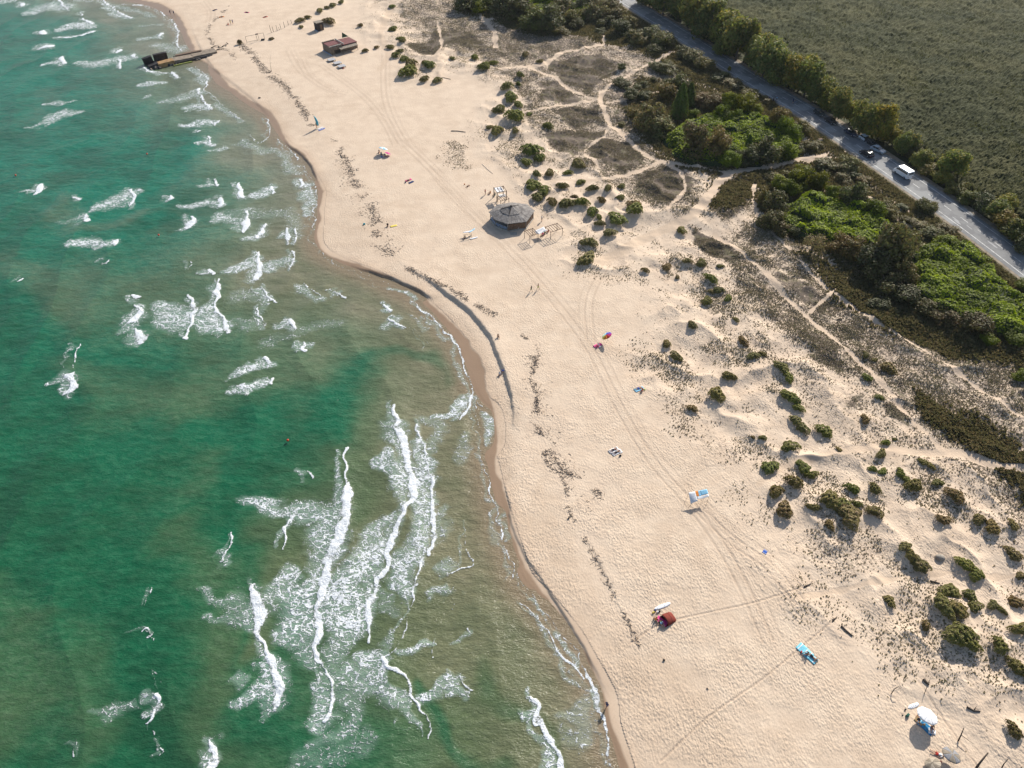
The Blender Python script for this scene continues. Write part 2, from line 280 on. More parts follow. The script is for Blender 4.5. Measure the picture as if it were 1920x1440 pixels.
X, Y = view_grid(); ny, nx = X.shape; x = X.ravel(); y = Y.ravel()
h, dsh, dun, rdd, marsh, flat = height(x, y, True)
# surface kinds
we, ws, _, _ = seg(x, y, WET, 40.0)
wline = we * np.where(ws == 0, 1, ws) + fbm(x, y, 5, 3, 61) * .5
wet = sst(.25, -.25, np.where(we >= 39.9, np.where(dsh < 5, -9, 9), wline)); damp = sst(3.5, -1.0, np.where(we >= 39.9, 9, wline)) * (1 - wet)
heath = np.zeros_like(x); grass = np.zeros_like(x); path = np.zeros_like(x); track = np.zeros_like(x)
for dd, pl in HEATH: heath = np.maximum(heath, dd * inside(x, y, pl, 1.6, 1.6))
for dd, pl in GRASS + GROVE_TURF: grass = np.maximum(grass, dd * inside(x, y, pl, 2.5, 2.5))
for wd, pl in PATHS:
    e = seg(x, y, smooth(W(pl, 1.0), 5), 8.0)[0]; path = np.maximum(path, sst(wd * 1.35, wd * .75, e + fbm(x, y, 3, 2, 71) * .35))
for pl in TRACKS:
    L = smooth(W(pl, .9), 6)
    for off in (-.8, .8, 2.2):
        e = seg(x, y, par(L, off), 3.0)[0]; k = .8 if abs(off) < 1 else .45
        track = np.maximum(track, k * sst(.30 + .0008 * y, .06, e)); h -= .045 * k * sst(.3, .05, e) - .04 * k * sst(.22, .0, np.abs(e - .38))
for pl in DRAGS:
    e = seg(x, y, smooth(W(pl, .9), 6), 3.0)[0]; track = np.maximum(track, .7 * sst(.2, .04, e)); h -= .06 * sst(.2, .03, e) - .04 * sst(.15, 0, np.abs(e - .27))
heath *= (1 - path) * (1 - .75 * sst(0, 1, grass)); grass *= (1 - path)
grass = np.maximum(grass, sst(13, 8, rdd) * .85 * (dsh > 20)); grass = np.where(marsh, 0, grass)
grv = inside(x, y, [(690, 505), (740, 490), (833, 549), (905, 615), (945, 700), (962, 780), (960, 900), (952, 925), (935, 860), (925, 770), (905, 690), (870, 632), (810, 572), (740, 527)], 1.5, 1)
grv = np.maximum(grv, .45 * inside(x, y, [(345, 0), (400, 60), (440, 110), (520, 150), (600, 240), (680, 350), (700, 440), (720, 480), (650, 480), (605, 440), (600, 340), (560, 280), (500, 205), (430, 150), (385, 100), (370, 60)], 3, 3))
crust = inside(x, y, [(960, 960), (1010, 900), (1060, 1000), (1110, 1120), (1180, 1200), (1270, 1230), (1330, 1300), (1420, 1430), (1460, 1500), (1180, 1500), (1140, 1300), (1060, 1150)], 2, 4)
crust = np.maximum(crust, .5 * inside(x, y, [(600, 340), (700, 420), (760, 480), (700, 490), (620, 470)], 2, 3))
tuss = heath * np.clip(fbm(x, y, 1.3, 3, 81) + .3, 0, 1); h = h + tuss * .22 + grass * .1 * fbm(x, y, 1.5, 3, 83) * (rdd > 6)
foot = (1 - wet) * (dsh > 2.5) * (1 - path * .5)
foot = foot * np.clip(1.3 - y / 200, .32, 1); h = h + foot * .006 * fbm(x * 1.0, y * 1.0, .75, 2, 85) * (y < 200)
h0, hea0, pat0, gra0, dun0, rdd0, wet0, dsh0 = h, heath, path, grass, dun, rdd, wet, dsh
GA = np.stack([wet, heath, path, grass], 1); GB = np.stack([grv, track, marsh * 1.0, crust], 1); GC = np.stack([damp, dun, foot, dsh * 0], 1)

m = N('sand_and_dune_soil'); wet_, hea, pat, gra = m.attr('ga'); grv_, trk, mar, cru = m.attr('gb'); dmp, dn_, ft, _ = m.attr('gc')
n1 = m.noise(.05, 4); n2 = m.noise(.9, 4, .6); n3 = m.noise(5.5, 3, .7); n4 = m.noise(.28, 4, .6)
sand = m.mix(m.ramp(n1, .35, .65), (.60, .472, .352), (.56, .434, .318)); sand = m.mix(m.ramp(n4, .3, .75), sand, (.655, .525, .395))
sand = m.mix(m.math('MULTIPLY', m.ramp(n3, .50, .72), .42), sand, (.36, .27, .19))
sand = m.mix(m.math('MULTIPLY', cru, .28), sand, (.42, .30, .20))
sand = m.mix(m.math('MULTIPLY', m.math('MULTIPLY', grv_, m.ramp(n3, .42, .62)), .6), sand, (.27, .22, .17))
sand = m.mix(m.math('MULTIPLY', trk, .38), sand, (.34, .25, .18))
sand = m.mix(m.math('MULTIPLY', m.math('MULTIPLY', dn_, m.ramp(n2, .5, .7)), .3), sand, (.37, .29, .21))
# heath
hn = m.math('ADD', hea, m.math('MULTIPLY', m.math('SUBTRACT', m.noise(1.6, 6, .78), .5), 2.8))
hc = m.mix(m.noise(.35, 3), (.10, .078, .058), (.17, .132, .10)); hc = m.mix(m.math('MULTIPLY', m.ramp(m.noise(.5, 3, .5, m.mapv((1, 1, 1), (0, 0, 1))), .5, .7), .5), hc, (.15, .14, .06))
col = m.mix(m.math('MULTIPLY', m.ramp(hn, .32, .66), m.ramp(hea, .04, .2)), sand, hc)
gn = m.math('ADD', gra, m.math('MULTIPLY', m.math('SUBTRACT', m.noise(.7, 5, .65), .5), 1.5))
gc = m.mix(m.noise(.22, 4), (.10, .098, .042), (.195, .158, .09)); gc = m.mix(m.ramp(n3, .4, .7), gc, (.06, .06, .024))
col = m.mix(m.math('MULTIPLY', m.ramp(gn, .3, .6), m.ramp(gra, .04, .25)), col, gc)
col = m.mix(m.math('MULTIPLY', pat, .8), col, m.mix(n2, (.50, .38, .27), (.58, .45, .33)))
col = m.mix(m.math('MULTIPLY', dmp, .5), col, (.42, .29, .19))
col = m.mix(wet_, col, m.mix(n4, (.25, .168, .108), (.29, .2, .13)))
col = m.mix(mar, col, (.045, .048, .018))
fp = m.noise(4.3, 3, .6, m.mapv((1, .62, 1), (0, 0, .5))); fq = m.n('TexVoronoi'); fq.inputs['Scale'].default_value = 3.4; fq.feature = 'SMOOTH_F1'; m.put(fq.inputs['Vector'], m.mapv((1, .7, 1), (0, 0, .6)))
hh = m.math('MULTIPLY', m.math('ADD', m.math('ADD', fp, fq.outputs[0]), m.math('MULTIPLY', n3, .35)), m.math('ADD', .08, m.math('MULTIPLY', ft, .92)))
m.set(col, m.mix(wet_, (.95, .95, .95), (.32, .32, .32)), m.bump(m.math('MULTIPLY', hh, m.math('ADD', .25, m.ramp(m.noise(.13, 4, .6), .3, .7))), .14, .85), .25)
ground = np_mesh('ground', np.stack([x, y, h], 1), grid_faces(ny, nx), m.m, {'ga': GA, 'gb': GB, 'gc': GC}); ground['kind'] = 'structure'

# ---------------------------------------------------------------- sea
# soft lacy foam: strength, [(x, y, radius px)...]; crests: height-making white rollers
LACE = [(.8, [(60, 22, 14), (95, 12, 22), (125, 14, 16)]), (1, [(110, 57, 10), (140, 48, 16), (165, 50, 12)]), (.9, [(85, 120, 5), (113, 115, 9)]), (.8, [(150, 118, 9), (185, 120, 15), (215, 112, 13), (240, 108, 10)]),
 (.7, [(195, 10, 5), (215, 25, 8), (235, 32, 8)]), (.7, [(265, 72, 7), (300, 70, 7)]), (.5, [(298, 85, 16), (330, 92, 18), (346, 90, 12)]), (.45, [(265, 48, 7), (300, 45, 6)]), (.6, [(268, 130, 9), (300, 138, 7)]), (.65, [(360, 130, 8), (378, 145, 12), (387, 158, 7)]),
 (.95, [(270, 158, 7), (287, 157, 11), (300, 155, 7)]), (.6, [(268, 184, 4), (275, 180, 6)]), (.6, [(305, 192, 8), (340, 183, 14), (372, 175, 12)]), (.9, [(350, 202, 8), (370, 200, 12), (390, 205, 8)]), (1, [(345, 234, 7), (375, 231, 14), (402, 230, 9)]), (.9, [(366, 268, 6), (383, 268, 10), (394, 270, 7)]), (.7, [(400, 281, 5), (422, 277, 6)]),
 (.85, [(85, 228, 12), (115, 215, 15), (145, 212, 10)]), (.7, [(50, 238, 6), (85, 232, 10)]), (.8, [(85, 195, 4), (110, 194, 8), (133, 192, 4)]), (.8, [(52, 358, 7), (70, 356, 6)]), (.85, [(170, 397, 7), (200, 384, 18), (232, 370, 19), (262, 362, 8)]), (.4, [(110, 415, 8), (150, 410, 8)]), (1, [(128, 460, 7), (160, 453, 12), (190, 456, 12), (215, 456, 9)]),
 (.8, [(375, 348, 6), (398, 346, 9)]), (.95, [(475, 367, 8), (492, 360, 12), (508, 357, 8)]), (.95, [(330, 390, 6), (370, 386, 10), (395, 380, 12), (412, 382, 8)]), (.7, [(412, 408, 10), (435, 415, 11), (458, 412, 9)]), (.7, [(470, 446, 8), (488, 440, 7)]), (.5, [(450, 268, 9), (478, 280, 12), (502, 284, 11), (528, 288, 12), (545, 310, 12), (558, 325, 12)]),
 (.75, [(558, 345, 7), (574, 352, 12), (580, 378, 12), (574, 402, 10)]), (.7, [(527, 442, 7), (548, 432, 9)]), (.5, [(400, 195, 8), (430, 212, 8), (450, 225, 7)]), (.4, [(440, 400, 20), (500, 400, 20), (540, 400, 16), (560, 440, 12)]),
 (.85, [(420, 510, 6), (450, 500, 10), (480, 490, 11)]), (.75, [(503, 500, 11), (530, 492, 10), (545, 487, 7)]), (.6, [(222, 626, 9), (245, 612, 12)]), (.85, [(297, 568, 12), (318, 590, 26), (340, 604, 26), (356, 590, 18)]), (.9, [(388, 578, 12), (392, 605, 20), (415, 620, 14)]), (.42, [(440, 560, 18), (470, 556, 18), (500, 575, 12), (465, 608, 16), (440, 600, 14)]),
 (.7, [(478, 545, 9), (500, 560, 9)]), (.75, [(518, 608, 8), (545, 604, 8)]), (.7, [(555, 652, 6), (568, 650, 7)]), (1, [(430, 710, 9), (460, 696, 10), (488, 684, 11), (503, 679, 8)]), (.95, [(430, 737, 6), (468, 727, 7), (506, 714, 6)]), (.7, [(104, 717, 7), (120, 712, 6)]), (.6, [(552, 883, 5), (565, 886, 5)]),
 (.6, [(555, 540, 11), (580, 552, 11), (600, 556, 7)]), (.55, [(620, 548, 8), (640, 545, 8)]), (.85, [(708, 586, 6), (722, 585, 8)]), (.6, [(722, 612, 11), (742, 604, 10)]), (.4, [(785, 600, 6), (800, 615, 6)]), (.6, [(410, 1042, 7), (422, 1048, 7)]), (.45, [(180, 1330, 8), (225, 1325, 12), (262, 1318, 9)]), (.6, [(370, 1430, 9), (388, 1420, 8)]),
 (.85, [(455, 938, 14), (500, 950, 16), (540, 958, 18), (580, 960, 26), (615, 975, 30), (635, 960, 20)]), (.9, [(600, 1000, 26), (620, 1030, 24)]), (.85, [(540, 1080, 16), (510, 1100, 20), (540, 1120, 30), (575, 1120, 26), (590, 1080, 18)]), (.85, [(560, 1150, 30), (570, 1185, 26), (545, 1180, 22)]), (.6, [(565, 1215, 20), (585, 1240, 18)]), (.8, [(600, 1290, 16), (600, 1325, 24), (590, 1350, 14)]),
 (.95, [(712, 858, 14), (735, 885, 18), (755, 900, 12)]), (.8, [(735, 960, 10), (710, 985, 14), (690, 1000, 16)]), (1, [(700, 1020, 22), (680, 1060, 30), (650, 1090, 30), (640, 1130, 34), (655, 1170, 30), (680, 1150, 22)]), (.55, [(660, 1200, 22), (630, 1220, 22), (640, 1190, 24)]), (.9, [(785, 830, 10), (790, 880, 16), (795, 930, 18), (795, 980, 20), (780, 1030, 24), (755, 1065, 24), (750, 1095, 22), (770, 1115, 14)]), (.5, [(735, 1190, 10), (720, 1215, 14)]),
 (1, [(815, 778, 9), (845, 770, 10), (872, 762, 10)]), (.5, [(795, 790, 14), (830, 800, 14), (800, 850, 12)]), (.4, [(860, 860, 16), (870, 820, 12)]), (.6, [(828, 1062, 12), (850, 1068, 11)]), (.5, [(825, 1000, 12), (835, 960, 10)]), (.6, [(815, 1118, 10), (845, 1110, 8)]), (.5, [(385, 1110, 10), (420, 1125, 16), (450, 1148, 18), (468, 1168, 16), (430, 1170, 14), (385, 1160, 8)]),
 (.85, [(486, 1245, 12), (500, 1275, 16), (492, 1300, 18), (465, 1308, 16), (432, 1312, 9)]), (.6, [(425, 1265, 8), (450, 1275, 12)]), (.9, [(690, 1245, 16), (705, 1258, 18), (720, 1272, 16)]), (.7, [(650, 1250, 16), (680, 1280, 24), (730, 1300, 20), (760, 1320, 12)]), (.5, [(620, 1250, 24), (650, 1290, 30), (670, 1330, 28), (640, 1370, 24), (590, 1390, 18)]), (.75, [(800, 1305, 11), (835, 1290, 13), (866, 1285, 10)]),
 (.8, [(745, 1238, 7), (775, 1228, 9), (808, 1214, 8)]), (.55, [(850, 1205, 6), (880, 1190, 6)]), (.75, [(983, 1346, 9), (1000, 1335, 9), (1008, 1350, 8)]), (.8, [(1028, 1420, 10), (1035, 1440, 10)]), (.48, [(1070, 1335, 16), (1092, 1350, 20), (1085, 1395, 20), (1095, 1310, 12)]), (.75, [(912, 775, 8), (915, 800, 9), (912, 825, 8)]), (.5, [(905, 720, 6), (893, 690, 5)]), (.7, [(735, 540, 6), (765, 552, 8), (780, 562, 6)]),
 (.6, [(1045, 1180, 6), (1070, 1215, 7), (1088, 1245, 7)]), (.8, [(1108, 1290, 8), (1118, 1315, 8)]), (.35, [(500, 640, 18), (560, 620, 18), (640, 600, 14)]), (.5, [(945, 950, 5), (948, 1010, 5)]), (.4, [(560, 1420, 20), (620, 1420, 16), (700, 1380, 20)]), (.45, [(700, 1120, 14), (740, 1140, 12)]), (.8, [(0, 4, 8), (20, 2, 6)]), (.6, [(985, 1115, 4), (1010, 1150, 4)]), (.5, [(150, 1, 8), (180, 3, 6), (260, 22, 8), (290, 32, 6)])]
CREST = [(.8, [(113, 0, 2), (128, 20, 1.6)]), (1, [(40, 6, 4), (43, 10, 4)]), (.9, [(155, 35, 1.6), (173, 45, 3)]), (.9, [(177, 59, 2.4), (142, 68, 2.4), (110, 70, 1.5)]), (1, [(78, 60, 4), (84, 65, 4)]), (1, [(73, 91, 3), (86, 88, 6), (100, 86, 4)]), (1, [(116, 107, 3), (120, 119, 3.4)]), (1, [(218, 99, 2.4), (224, 94, 4)]), (.8, [(221, 112, 2), (224, 128, 2)]), (.9, [(252, 103, 4), (256, 108, 3)]), (.8, [(192, 0, 1.2), (206, 12, 1.4), (230, 27, 2), (247, 34, 3)]), (.8, [(152, 22, 2), (154, 28, 2)]),
 (.9, [(299, 68, 3), (304, 64, 3)]), (.6, [(228, 8, 1), (272, 11, 1.3), (302, 24, 1.3), (320, 38, 1.8), (331, 52, 2.2), (336, 64, 2), (331, 80, 1.6), (340, 96, 1.5)]), (.7, [(270, 128, 1.6), (282, 135, 2.4), (312, 137, 1.4)]), (.8, [(322, 135, 1.6), (334, 147, 2.6)]), (.6, [(369, 127, 1), (385, 141, 1.4), (389, 157, 1.8), (384, 168, 1), (400, 181, 1), (421, 200, .9)]), (.8, [(374, 166, 1.6), (380, 190, 2), (398, 206, 2.2)]), (.8, [(410, 226, 3), (400, 236, 2)]), (.9, [(374, 247, 3), (382, 246, 2)]), (.8, [(389, 256, 1.6), (396, 270, 2.4)]),
 (.7, [(133, 192, 2)] * 2), (1, [(68, 362, 2.4), (76, 352, 4.4), (74, 346, 2)]), (.8, [(140, 371, 2), (152, 373, 3.6)]), (.9, [(244, 355, 1.8), (250, 372, 2.8), (246, 386, 1.8)]), (1, [(160, 404, 3), (162, 413, 5)]), (1, [(220, 452, 3.5), (214, 460, 3.5)]), (1, [(320, 366, 2), (323, 374, 4)]), (.8, [(403, 335, 1.6), (409, 347, 2.4)]), (1, [(446, 346, 2), (449, 358, 3.4), (455, 368, 4.6)]), (.9, [(510, 350, 2.6), (512, 362, 2.6)]), (.9, [(414, 374, 3), (412, 388, 3)]), (1, [(463, 393, 3), (462, 406, 2.5), (461, 422, 6), (456, 434, 3)]), (1, [(348, 428, 3), (361, 416, 5), (358, 404, 2)]), (1, [(482, 448, 3), (490, 438, 4.4), (498, 422, 3)]),
 (.6, [(497, 222, 1.4), (507, 240, 1.8), (502, 258, 1.2), (485, 268, 1), (466, 252, .8)]), (.6, [(520, 262, 1), (545, 282, 1.4), (560, 300, 1.4)]), (.7, [(432, 208, 1), (450, 222, 1.6)]), (.8, [(562, 338, 3), (566, 350, 3)]), (.8, [(556, 430, 2), (553, 460, 2.4)]), (.8, [(540, 430, 2), (537, 458, 2)]), (.9, [(485, 474, 2), (488, 498, 3.6), (481, 522, 6)]), (.8, [(548, 472, 1.6), (548, 490, 2.2), (546, 505, 1.6)]), (.7, [(357, 489, 1), (358, 498, 1.6), (353, 510, .8)]), (1, [(390, 507, 3.4), (397, 512, 3)]), (.8, [(193, 495, 2), (200, 489, 2)]), (.7, [(34, 528, 1.4), (42, 521, 1.6)]),
 (1, [(250, 554, 3), (256, 559, 4)]), (1, [(254, 570, 1.5), (264, 582, 4.5), (256, 596, 8), (243, 602, 5)]), (1, [(256, 616, 2), (264, 630, 7), (262, 642, 3)]), (.9, [(350, 552, 1.6), (360, 565, 3), (366, 582, 4.4), (356, 612, 2.6), (347, 634, 2.2)]), (.9, [(412, 527, .9), (408, 545, 4.4), (404, 568, 2), (412, 590, 2.6), (430, 622, 4)]), (.7, [(474, 538, 1), (482, 555, 1.2)]), (.8, [(491, 536, 1.2), (506, 560, 2), (516, 571, 2.6)]), (1, [(545, 600, 3), (553, 610, 3.6), (557, 618, 1.5)]), (.8, [(483, 602, 1.5), (497, 612, 1.6), (484, 574, 2)]), (.9, [(566, 642, 2), (574, 656, 2.8)]),
 (1, [(496, 672, 3), (506, 682, 3.4)]), (.9, [(509, 710, 2), (508, 718, 2.6)]), (.6, [(148, 645, .8), (139, 665, 2), (134, 690, .8)]), (1, [(130, 704, 5), (140, 716, 6), (134, 730, 6), (124, 738, 3)]), (.6, [(574, 886, 1.4), (578, 902, 2.4)]), (.7, [(573, 530, .8), (578, 540, .9), (606, 559, 2.4)]), (.7, [(618, 543, .8), (643, 556, 1.8)]), (1, [(718, 574, 2), (729, 580, 3)]), (.9, [(730, 600, 1), (748, 608, 2.6), (761, 616, 2.4)]), (.5, [(775, 618, .7), (790, 630, .8), (803, 658, 1)]), (.5, [(770, 592, .8), (800, 605, .8)]),
 (.7, [(438, 1000, 1.6), (432, 1020, 1.6), (418, 1048, 3.4)]), (.9, [(549, 972, 2.4), (541, 988, 2.6), (526, 1030, 1.4)]), (.6, [(286, 1103, 1.6), (279, 1132, 1.4)]), (.6, [(268, 1180, 1.4), (278, 1178, 2), (284, 1204, 1)]), (.6, [(284, 1260, .8), (300, 1272, 1), (301, 1285, .8)]), (1, [(296, 1302, 2.6), (303, 1316, 4), (293, 1334, 3.6), (276, 1352, 1.4)]), (.6, [(288, 1368, 1), (290, 1382, 1)]), (.6, [(138, 1395, 1), (146, 1420, 1.2)]), (1, [(395, 1385, 2.2), (404, 1404, 5), (404, 1424, 6), (395, 1434, 4)]), (.7, [(305, 1400, 1), (310, 1412, 3), (297, 1425, .8)]),
 (1, [(652, 838, 1), (646, 868, 1.5), (653, 898, 3), (652, 930, 6), (648, 970, 8), (634, 1018, 10), (612, 1058, 9), (600, 1108, 5.5), (592, 1150, 5.5), (596, 1200, 4.5), (605, 1250, 1.6), (624, 1284, 3), (629, 1320, 5), (606, 1358, 4)]),
 (1, [(741, 762, 3), (742, 790, 4), (752, 815, 7), (760, 850, 6), (770, 890, 6), (772, 920, 6), (757, 962, 4), (738, 1002, 5), (727, 1040, 5), (714, 1080, 4.6), (698, 1120, 5), (688, 1165, 4), (690, 1205, 1.4)]), (.9, [(785, 793, 2.6), (794, 828, 2), (803, 868, 1.8), (810, 920, 3), (812, 962, 4.4), (816, 1000, 4), (805, 1048, 3)]), (.7, [(795, 1052, 1.4), (788, 1082, 3.4), (780, 1112, 3), (768, 1142, .9), (762, 1172, 1.6), (742, 1212, 1.4), (722, 1232, 1.6)]),
 (1, [(882, 744, 3), (878, 768, 3.4), (866, 784, 3)]), (.6, [(876, 984, .9), (872, 1022, 1), (879, 1056, 2.4), (862, 1070, 2.6), (844, 1082, 2)]), (.6, [(858, 1100, .9), (852, 1120, .9), (846, 1138, .8)]), (1, [(479, 1103, 4), (489, 1130, 7), (487, 1160, 8), (489, 1196, 3.6), (506, 1225, 4.6), (524, 1252, 7), (527, 1290, 7), (514, 1322, 6)]), (1, [(719, 1236, 4), (737, 1266, 3.4), (766, 1292, 3), (781, 1320, 2.6), (800, 1358, 1.6), (806, 1382, .8)]), (.7, [(866, 1262, 1.4), (878, 1290, 2.4)]), (.6, [(818, 1196, 1), (814, 1230, .9)]), (.6, [(880, 1186, 1.8), (886, 1192, 1)]),
 (1, [(998, 1300, 1.4), (1008, 1318, 3), (1012, 1340, 4.6), (1022, 1368, 4), (1042, 1398, 3.4), (1049, 1420, 5), (1050, 1445, 6)]), (.6, [(770, 1345, 1), (776, 1362, 1), (808, 1375, 1)]), (.7, [(773, 563, 1), (800, 588, 2), (830, 618, 2.6), (853, 642, 3), (868, 680, 2.4), (880, 722, 2), (888, 748, 1.8), (905, 764, 1.6)]), (.6, [(896, 742, 1), (893, 790, .8), (899, 820, .8), (903, 850, 1.4), (912, 895, 1.6), (925, 940, 2), (936, 975, 2.4), (943, 1000, 3), (944, 1016, 2.4), (956, 1050, 1.4), (966, 1085, 1.6)]), (.7, [(975, 1125, 1), (1008, 1160, 1.8), (1034, 1190, 2.6), (1058, 1228, 2.6), (1082, 1262, 3.4), (1096, 1276, 2.4)]), (.5, [(968, 1070, .9), (990, 1105, .9), (1012, 1135, 1.2), (1042, 1170, 1.4), (1068, 1204, 1.4), (1092, 1246, 1.6), (1110, 1285, 4), (1124, 1310, 4.4), (1126, 1348, 4), (1131, 1376, 2.4), (1146, 1400, 3.4), (1151, 1440, 3)]), (.5, [(617, 487, .8), (640, 500, .8), (690, 518, .8), (738, 541, 1)]),
 (.5, [(606, 478, .8), (600, 455, 1.2), (592, 440, 1), (590, 405, 1.6), (594, 380, 1.6), (596, 358, 1.6), (582, 335, 1.4), (570, 310, 1)])]
SHALLOW = [(.9, [(60, 520, 40), (180, 540, 60), (330, 560, 80), (460, 560, 80), (560, 560, 60)]), (.75, [(180, 660, 50), (330, 690, 60), (450, 660, 50), (560, 640, 50)]), (.65, [(310, 1020, 45), (330, 1130, 45), (330, 1240, 45), (340, 1350, 50), (420, 1420, 60)]), (.9, [(700, 900, 40), (720, 960, 50), (560, 1040, 40), (460, 1040, 45), (420, 1240, 40)]), (.8, [(60, 400, 20), (130, 420, 26), (260, 400, 24)]), (.5, [(60, 170, 20), (30, 230, 24)]), (.6, [(80, 1240, 50), (100, 1380, 50), (60, 1130, 40)]), (.35, [(330, 850, 40), (340, 920, 40)]), (.8, [(300, 90, 30), (200, 40, 30), (100, 30, 20)])]
DEEP = [(.9, [(700, 690, 30), (620, 730, 50), (570, 800, 60), (560, 850, 50)]), (.8, [(740, 690, 22), (800, 680, 20), (850, 700, 16)]), (.5, [(430, 780, 60), (440, 860, 60)]), (.6, [(760, 1270, 10), (800, 1340, 22), (740, 1420, 40)]), (.5, [(900, 1240, 22), (880, 1300, 20)]), (.7, [(320, 260, 40), (360, 310, 30), (300, 330, 40), (150, 290, 50)]), (.5, [(260, 430, 20), (330, 430, 22)])]
sx, sy = view_grid(nc=1250, ystep=.75, coarse=(1.2, 1.35, 1.6, 2, 2.8, 4, 7, 13)); sny, snx = sx.shape; x = sx.ravel(); y = sy.ravel()
d0 = seg(x, y, SHORE)[0]; sea = pip(x, y, SEAPOLY); keep = sea | (d0 < 3.0)
idx = np.nonzero(keep)[0]; remap = np.full(len(x), -1); remap[idx] = np.arange(len(idx)); F = remap[grid_faces(sny, snx, keep)]
x = x[idx]; y = y[idx]; d0 = np.where(sea[idx], d0[idx], -d0[idx])
wx = x + fbm(x, y, 2.2, 3, 91) * .55; wy = y + fbm(x, y, 2.2, 3, 93) * .55
wx2 = x + fbm(x, y, 3.2, 3, 95) * 1.3; wy2 = y + fbm(x, y, 3.2, 3, 97) * 1.3
lace = np.zeros_like(x); crest = np.zeros_like(x)
def strokes(lst, X_, Y_, out, grow, soft):
    for st, L in lst:
        w_ = W(L); rad = np.array([max(p[2], .5) * mpp(p[1]) * grow for p in L])
        if len(L) > 2:
            q = smooth(np.column_stack([w_, rad]), 4); w_ = q[:, :2]; rad = np.maximum(q[:, 2], .05)
        e, _, _, rr = seg(X_, Y_, w_, rad.max() * 2.2, rad); v = st * sst(1 + soft, 1 - soft, e / rr) * (e < rad.max() * 2.19)
        np.maximum(out, v, out=out)
strokes(LACE, wx2, wy2, lace, 1.1, .8); cwx, cwy = wx + fbm(x, y, 3.5, 3, 115) * .35, wy + fbm(x, y, 3.5, 3, 117) * .35; strokes(CREST, cwx, cwy, crest, 1.12, .6); crest *= .85 + .4 * fbm(x, y, 1.8, 3, 119); cl2 = np.zeros_like(x); strokes(CREST, wx2 + .9, wy2, cl2, 2.6, .95); lace = np.maximum(lace, np.minimum(.62, cl2 * .7))
dp = sst(0, 52, d0); sh = np.zeros_like(x); dg = np.zeros_like(x)
bx, by = x + fbm(x, y, 25, 4, 101) * 11, y + fbm(x, y, 25, 4, 103) * 11
strokes(SHALLOW, bx, by, sh, 1.0, .9); strokes(DEEP, bx, by, dg, 1.0, .9)
dp = np.clip(dp * (1 - .52 * sh) + .5 * dg + .12 * fbm(x, y, 14, 3, 105), 0, 1)
# swell running in towards the beach, lifted rollers under the white water
ph = (x * .93 + y * .12) / 13 * 6.283 + fbm(x, y, 30, 2, 107) * 4
z = .20 * (1 - np.abs(np.sin(ph * .5)) * 2) * (.5 + .5 * vnoise(x / 18, y / 18, 3)) * sst(0, 12, d0) + .05 * fbm(x, y, 2.4, 3, 109) * sst(0, 4, d0) + .035 * fbm(x * .5 + y * .3, y * 1.1 - x * .2, 1.1, 2, 111) * sst(0, 4, d0)
z += (.13 * crest + .07 * lace) * sst(-.5, 5, d0) * (.8 + .35 * fbm(x, y, 1.0, 3, 113)) + .02
edge = sst(6, .4, d0)
m = N('sea_water'); de_, la_, cr_, ed_ = m.attr('sa')
wn = m.noise(.05, 4, .6); rip = m.noise(.55, 4, .6, m.mapv((1, 1.8, 1), (0, 0, .3))); fine = m.noise(2.2, 4, .65, m.mapv((1, 1.7, 1), (0, 0, .2)))
sep = m.n('SeparateXYZ'); m.put(sep.inputs[0], m.pos()); sky_teal = m.ramp(sep.outputs[1], 55, 190); col = m.mix(m.ramp(de_, 0, .4), m.mix(sky_teal, (.190, .174, .104), (.185, .182, .125)), m.mix(sky_teal, (.098, .128, .060), (.080, .160, .105))); col = m.mix(m.ramp(de_, .25, .75), col, m.mix(sky_teal, (.036, .110, .048), (.030, .140, .092))); col = m.mix(m.ramp(de_, .6, 1), col, m.mix(sky_teal, (.009, .098, .044), (.009, .140, .085)))  # teal shift with distance: grazing sky reflection put into the water colour
col = m.mix(m.math('MULTIPLY', m.ramp(m.math('ADD', m.math('MULTIPLY', rip, .6), m.math('MULTIPLY', fine, .4)), .42, .66), .55), col, m.mix(de_, (.215, .205, .125), (.045, .165, .085)))
col = m.mix(m.math('MULTIPLY', m.ramp(m.math('ADD', m.math('MULTIPLY', wn, .55), m.math('MULTIPLY', m.noise(.16, 4, .65, m.mapv((.6, 1.5, 1), (0, 0, .25))), .45)), .40, .62), .62), col, m.mix(de_, (.095, .110, .055), (.014, .052, .024)))
col = m.mix(m.math('MULTIPLY', ed_, .85), col, (.22, .165, .105))
milky = m.math('MULTIPLY', m.ramp(la_, .08, .8), .55); col = m.mix(milky, col, (.27, .37, .31))
wv = m.n('VectorMath', operation='MULTIPLY_ADD'); nz = m.n('TexNoise'); nz.inputs['Scale'].default_value = .9; nz.inputs['Detail'].default_value = 4; m.put(nz.inputs['Vector'], m.pos())
m.put(wv.inputs[0], nz.outputs[1]); wv.inputs[1].default_value = (2.6, 2.6, 0); m.put(wv.inputs[2], m.mapv((1.0, 1.25, .01), (0, 0, -.2)))
def vor(scale):
    v = m.n('TexVoronoi', feature='DISTANCE_TO_EDGE'); v.inputs['Scale'].default_value = scale; m.put(v.inputs['Vector'], wv.outputs[0]); return v.outputs[0]
def fil(sc, wd): return m.math('SUBTRACT', 1.0, m.ramp(m.math('ABSOLUTE', m.math('SUBTRACT', m.noise(sc, 3, .55, m.mapv((.8, 1.25, 1), (0, 0, .25)), .6), .5)), 0, wd))
ln = m.math('MAXIMUM', fil(.55, .08), m.math('MULTIPLY', fil(1.25, .09), .85)); l2 = m.math('SUBTRACT', 1.0, m.ramp(vor(1.5), .0, .22))
lc = m.math('ADD', m.math('MULTIPLY', ln, .5), m.math('ADD', m.math('MULTIPLY', l2, .18), m.math('MULTIPLY', m.noise(1.7, 6, .75), .75)))
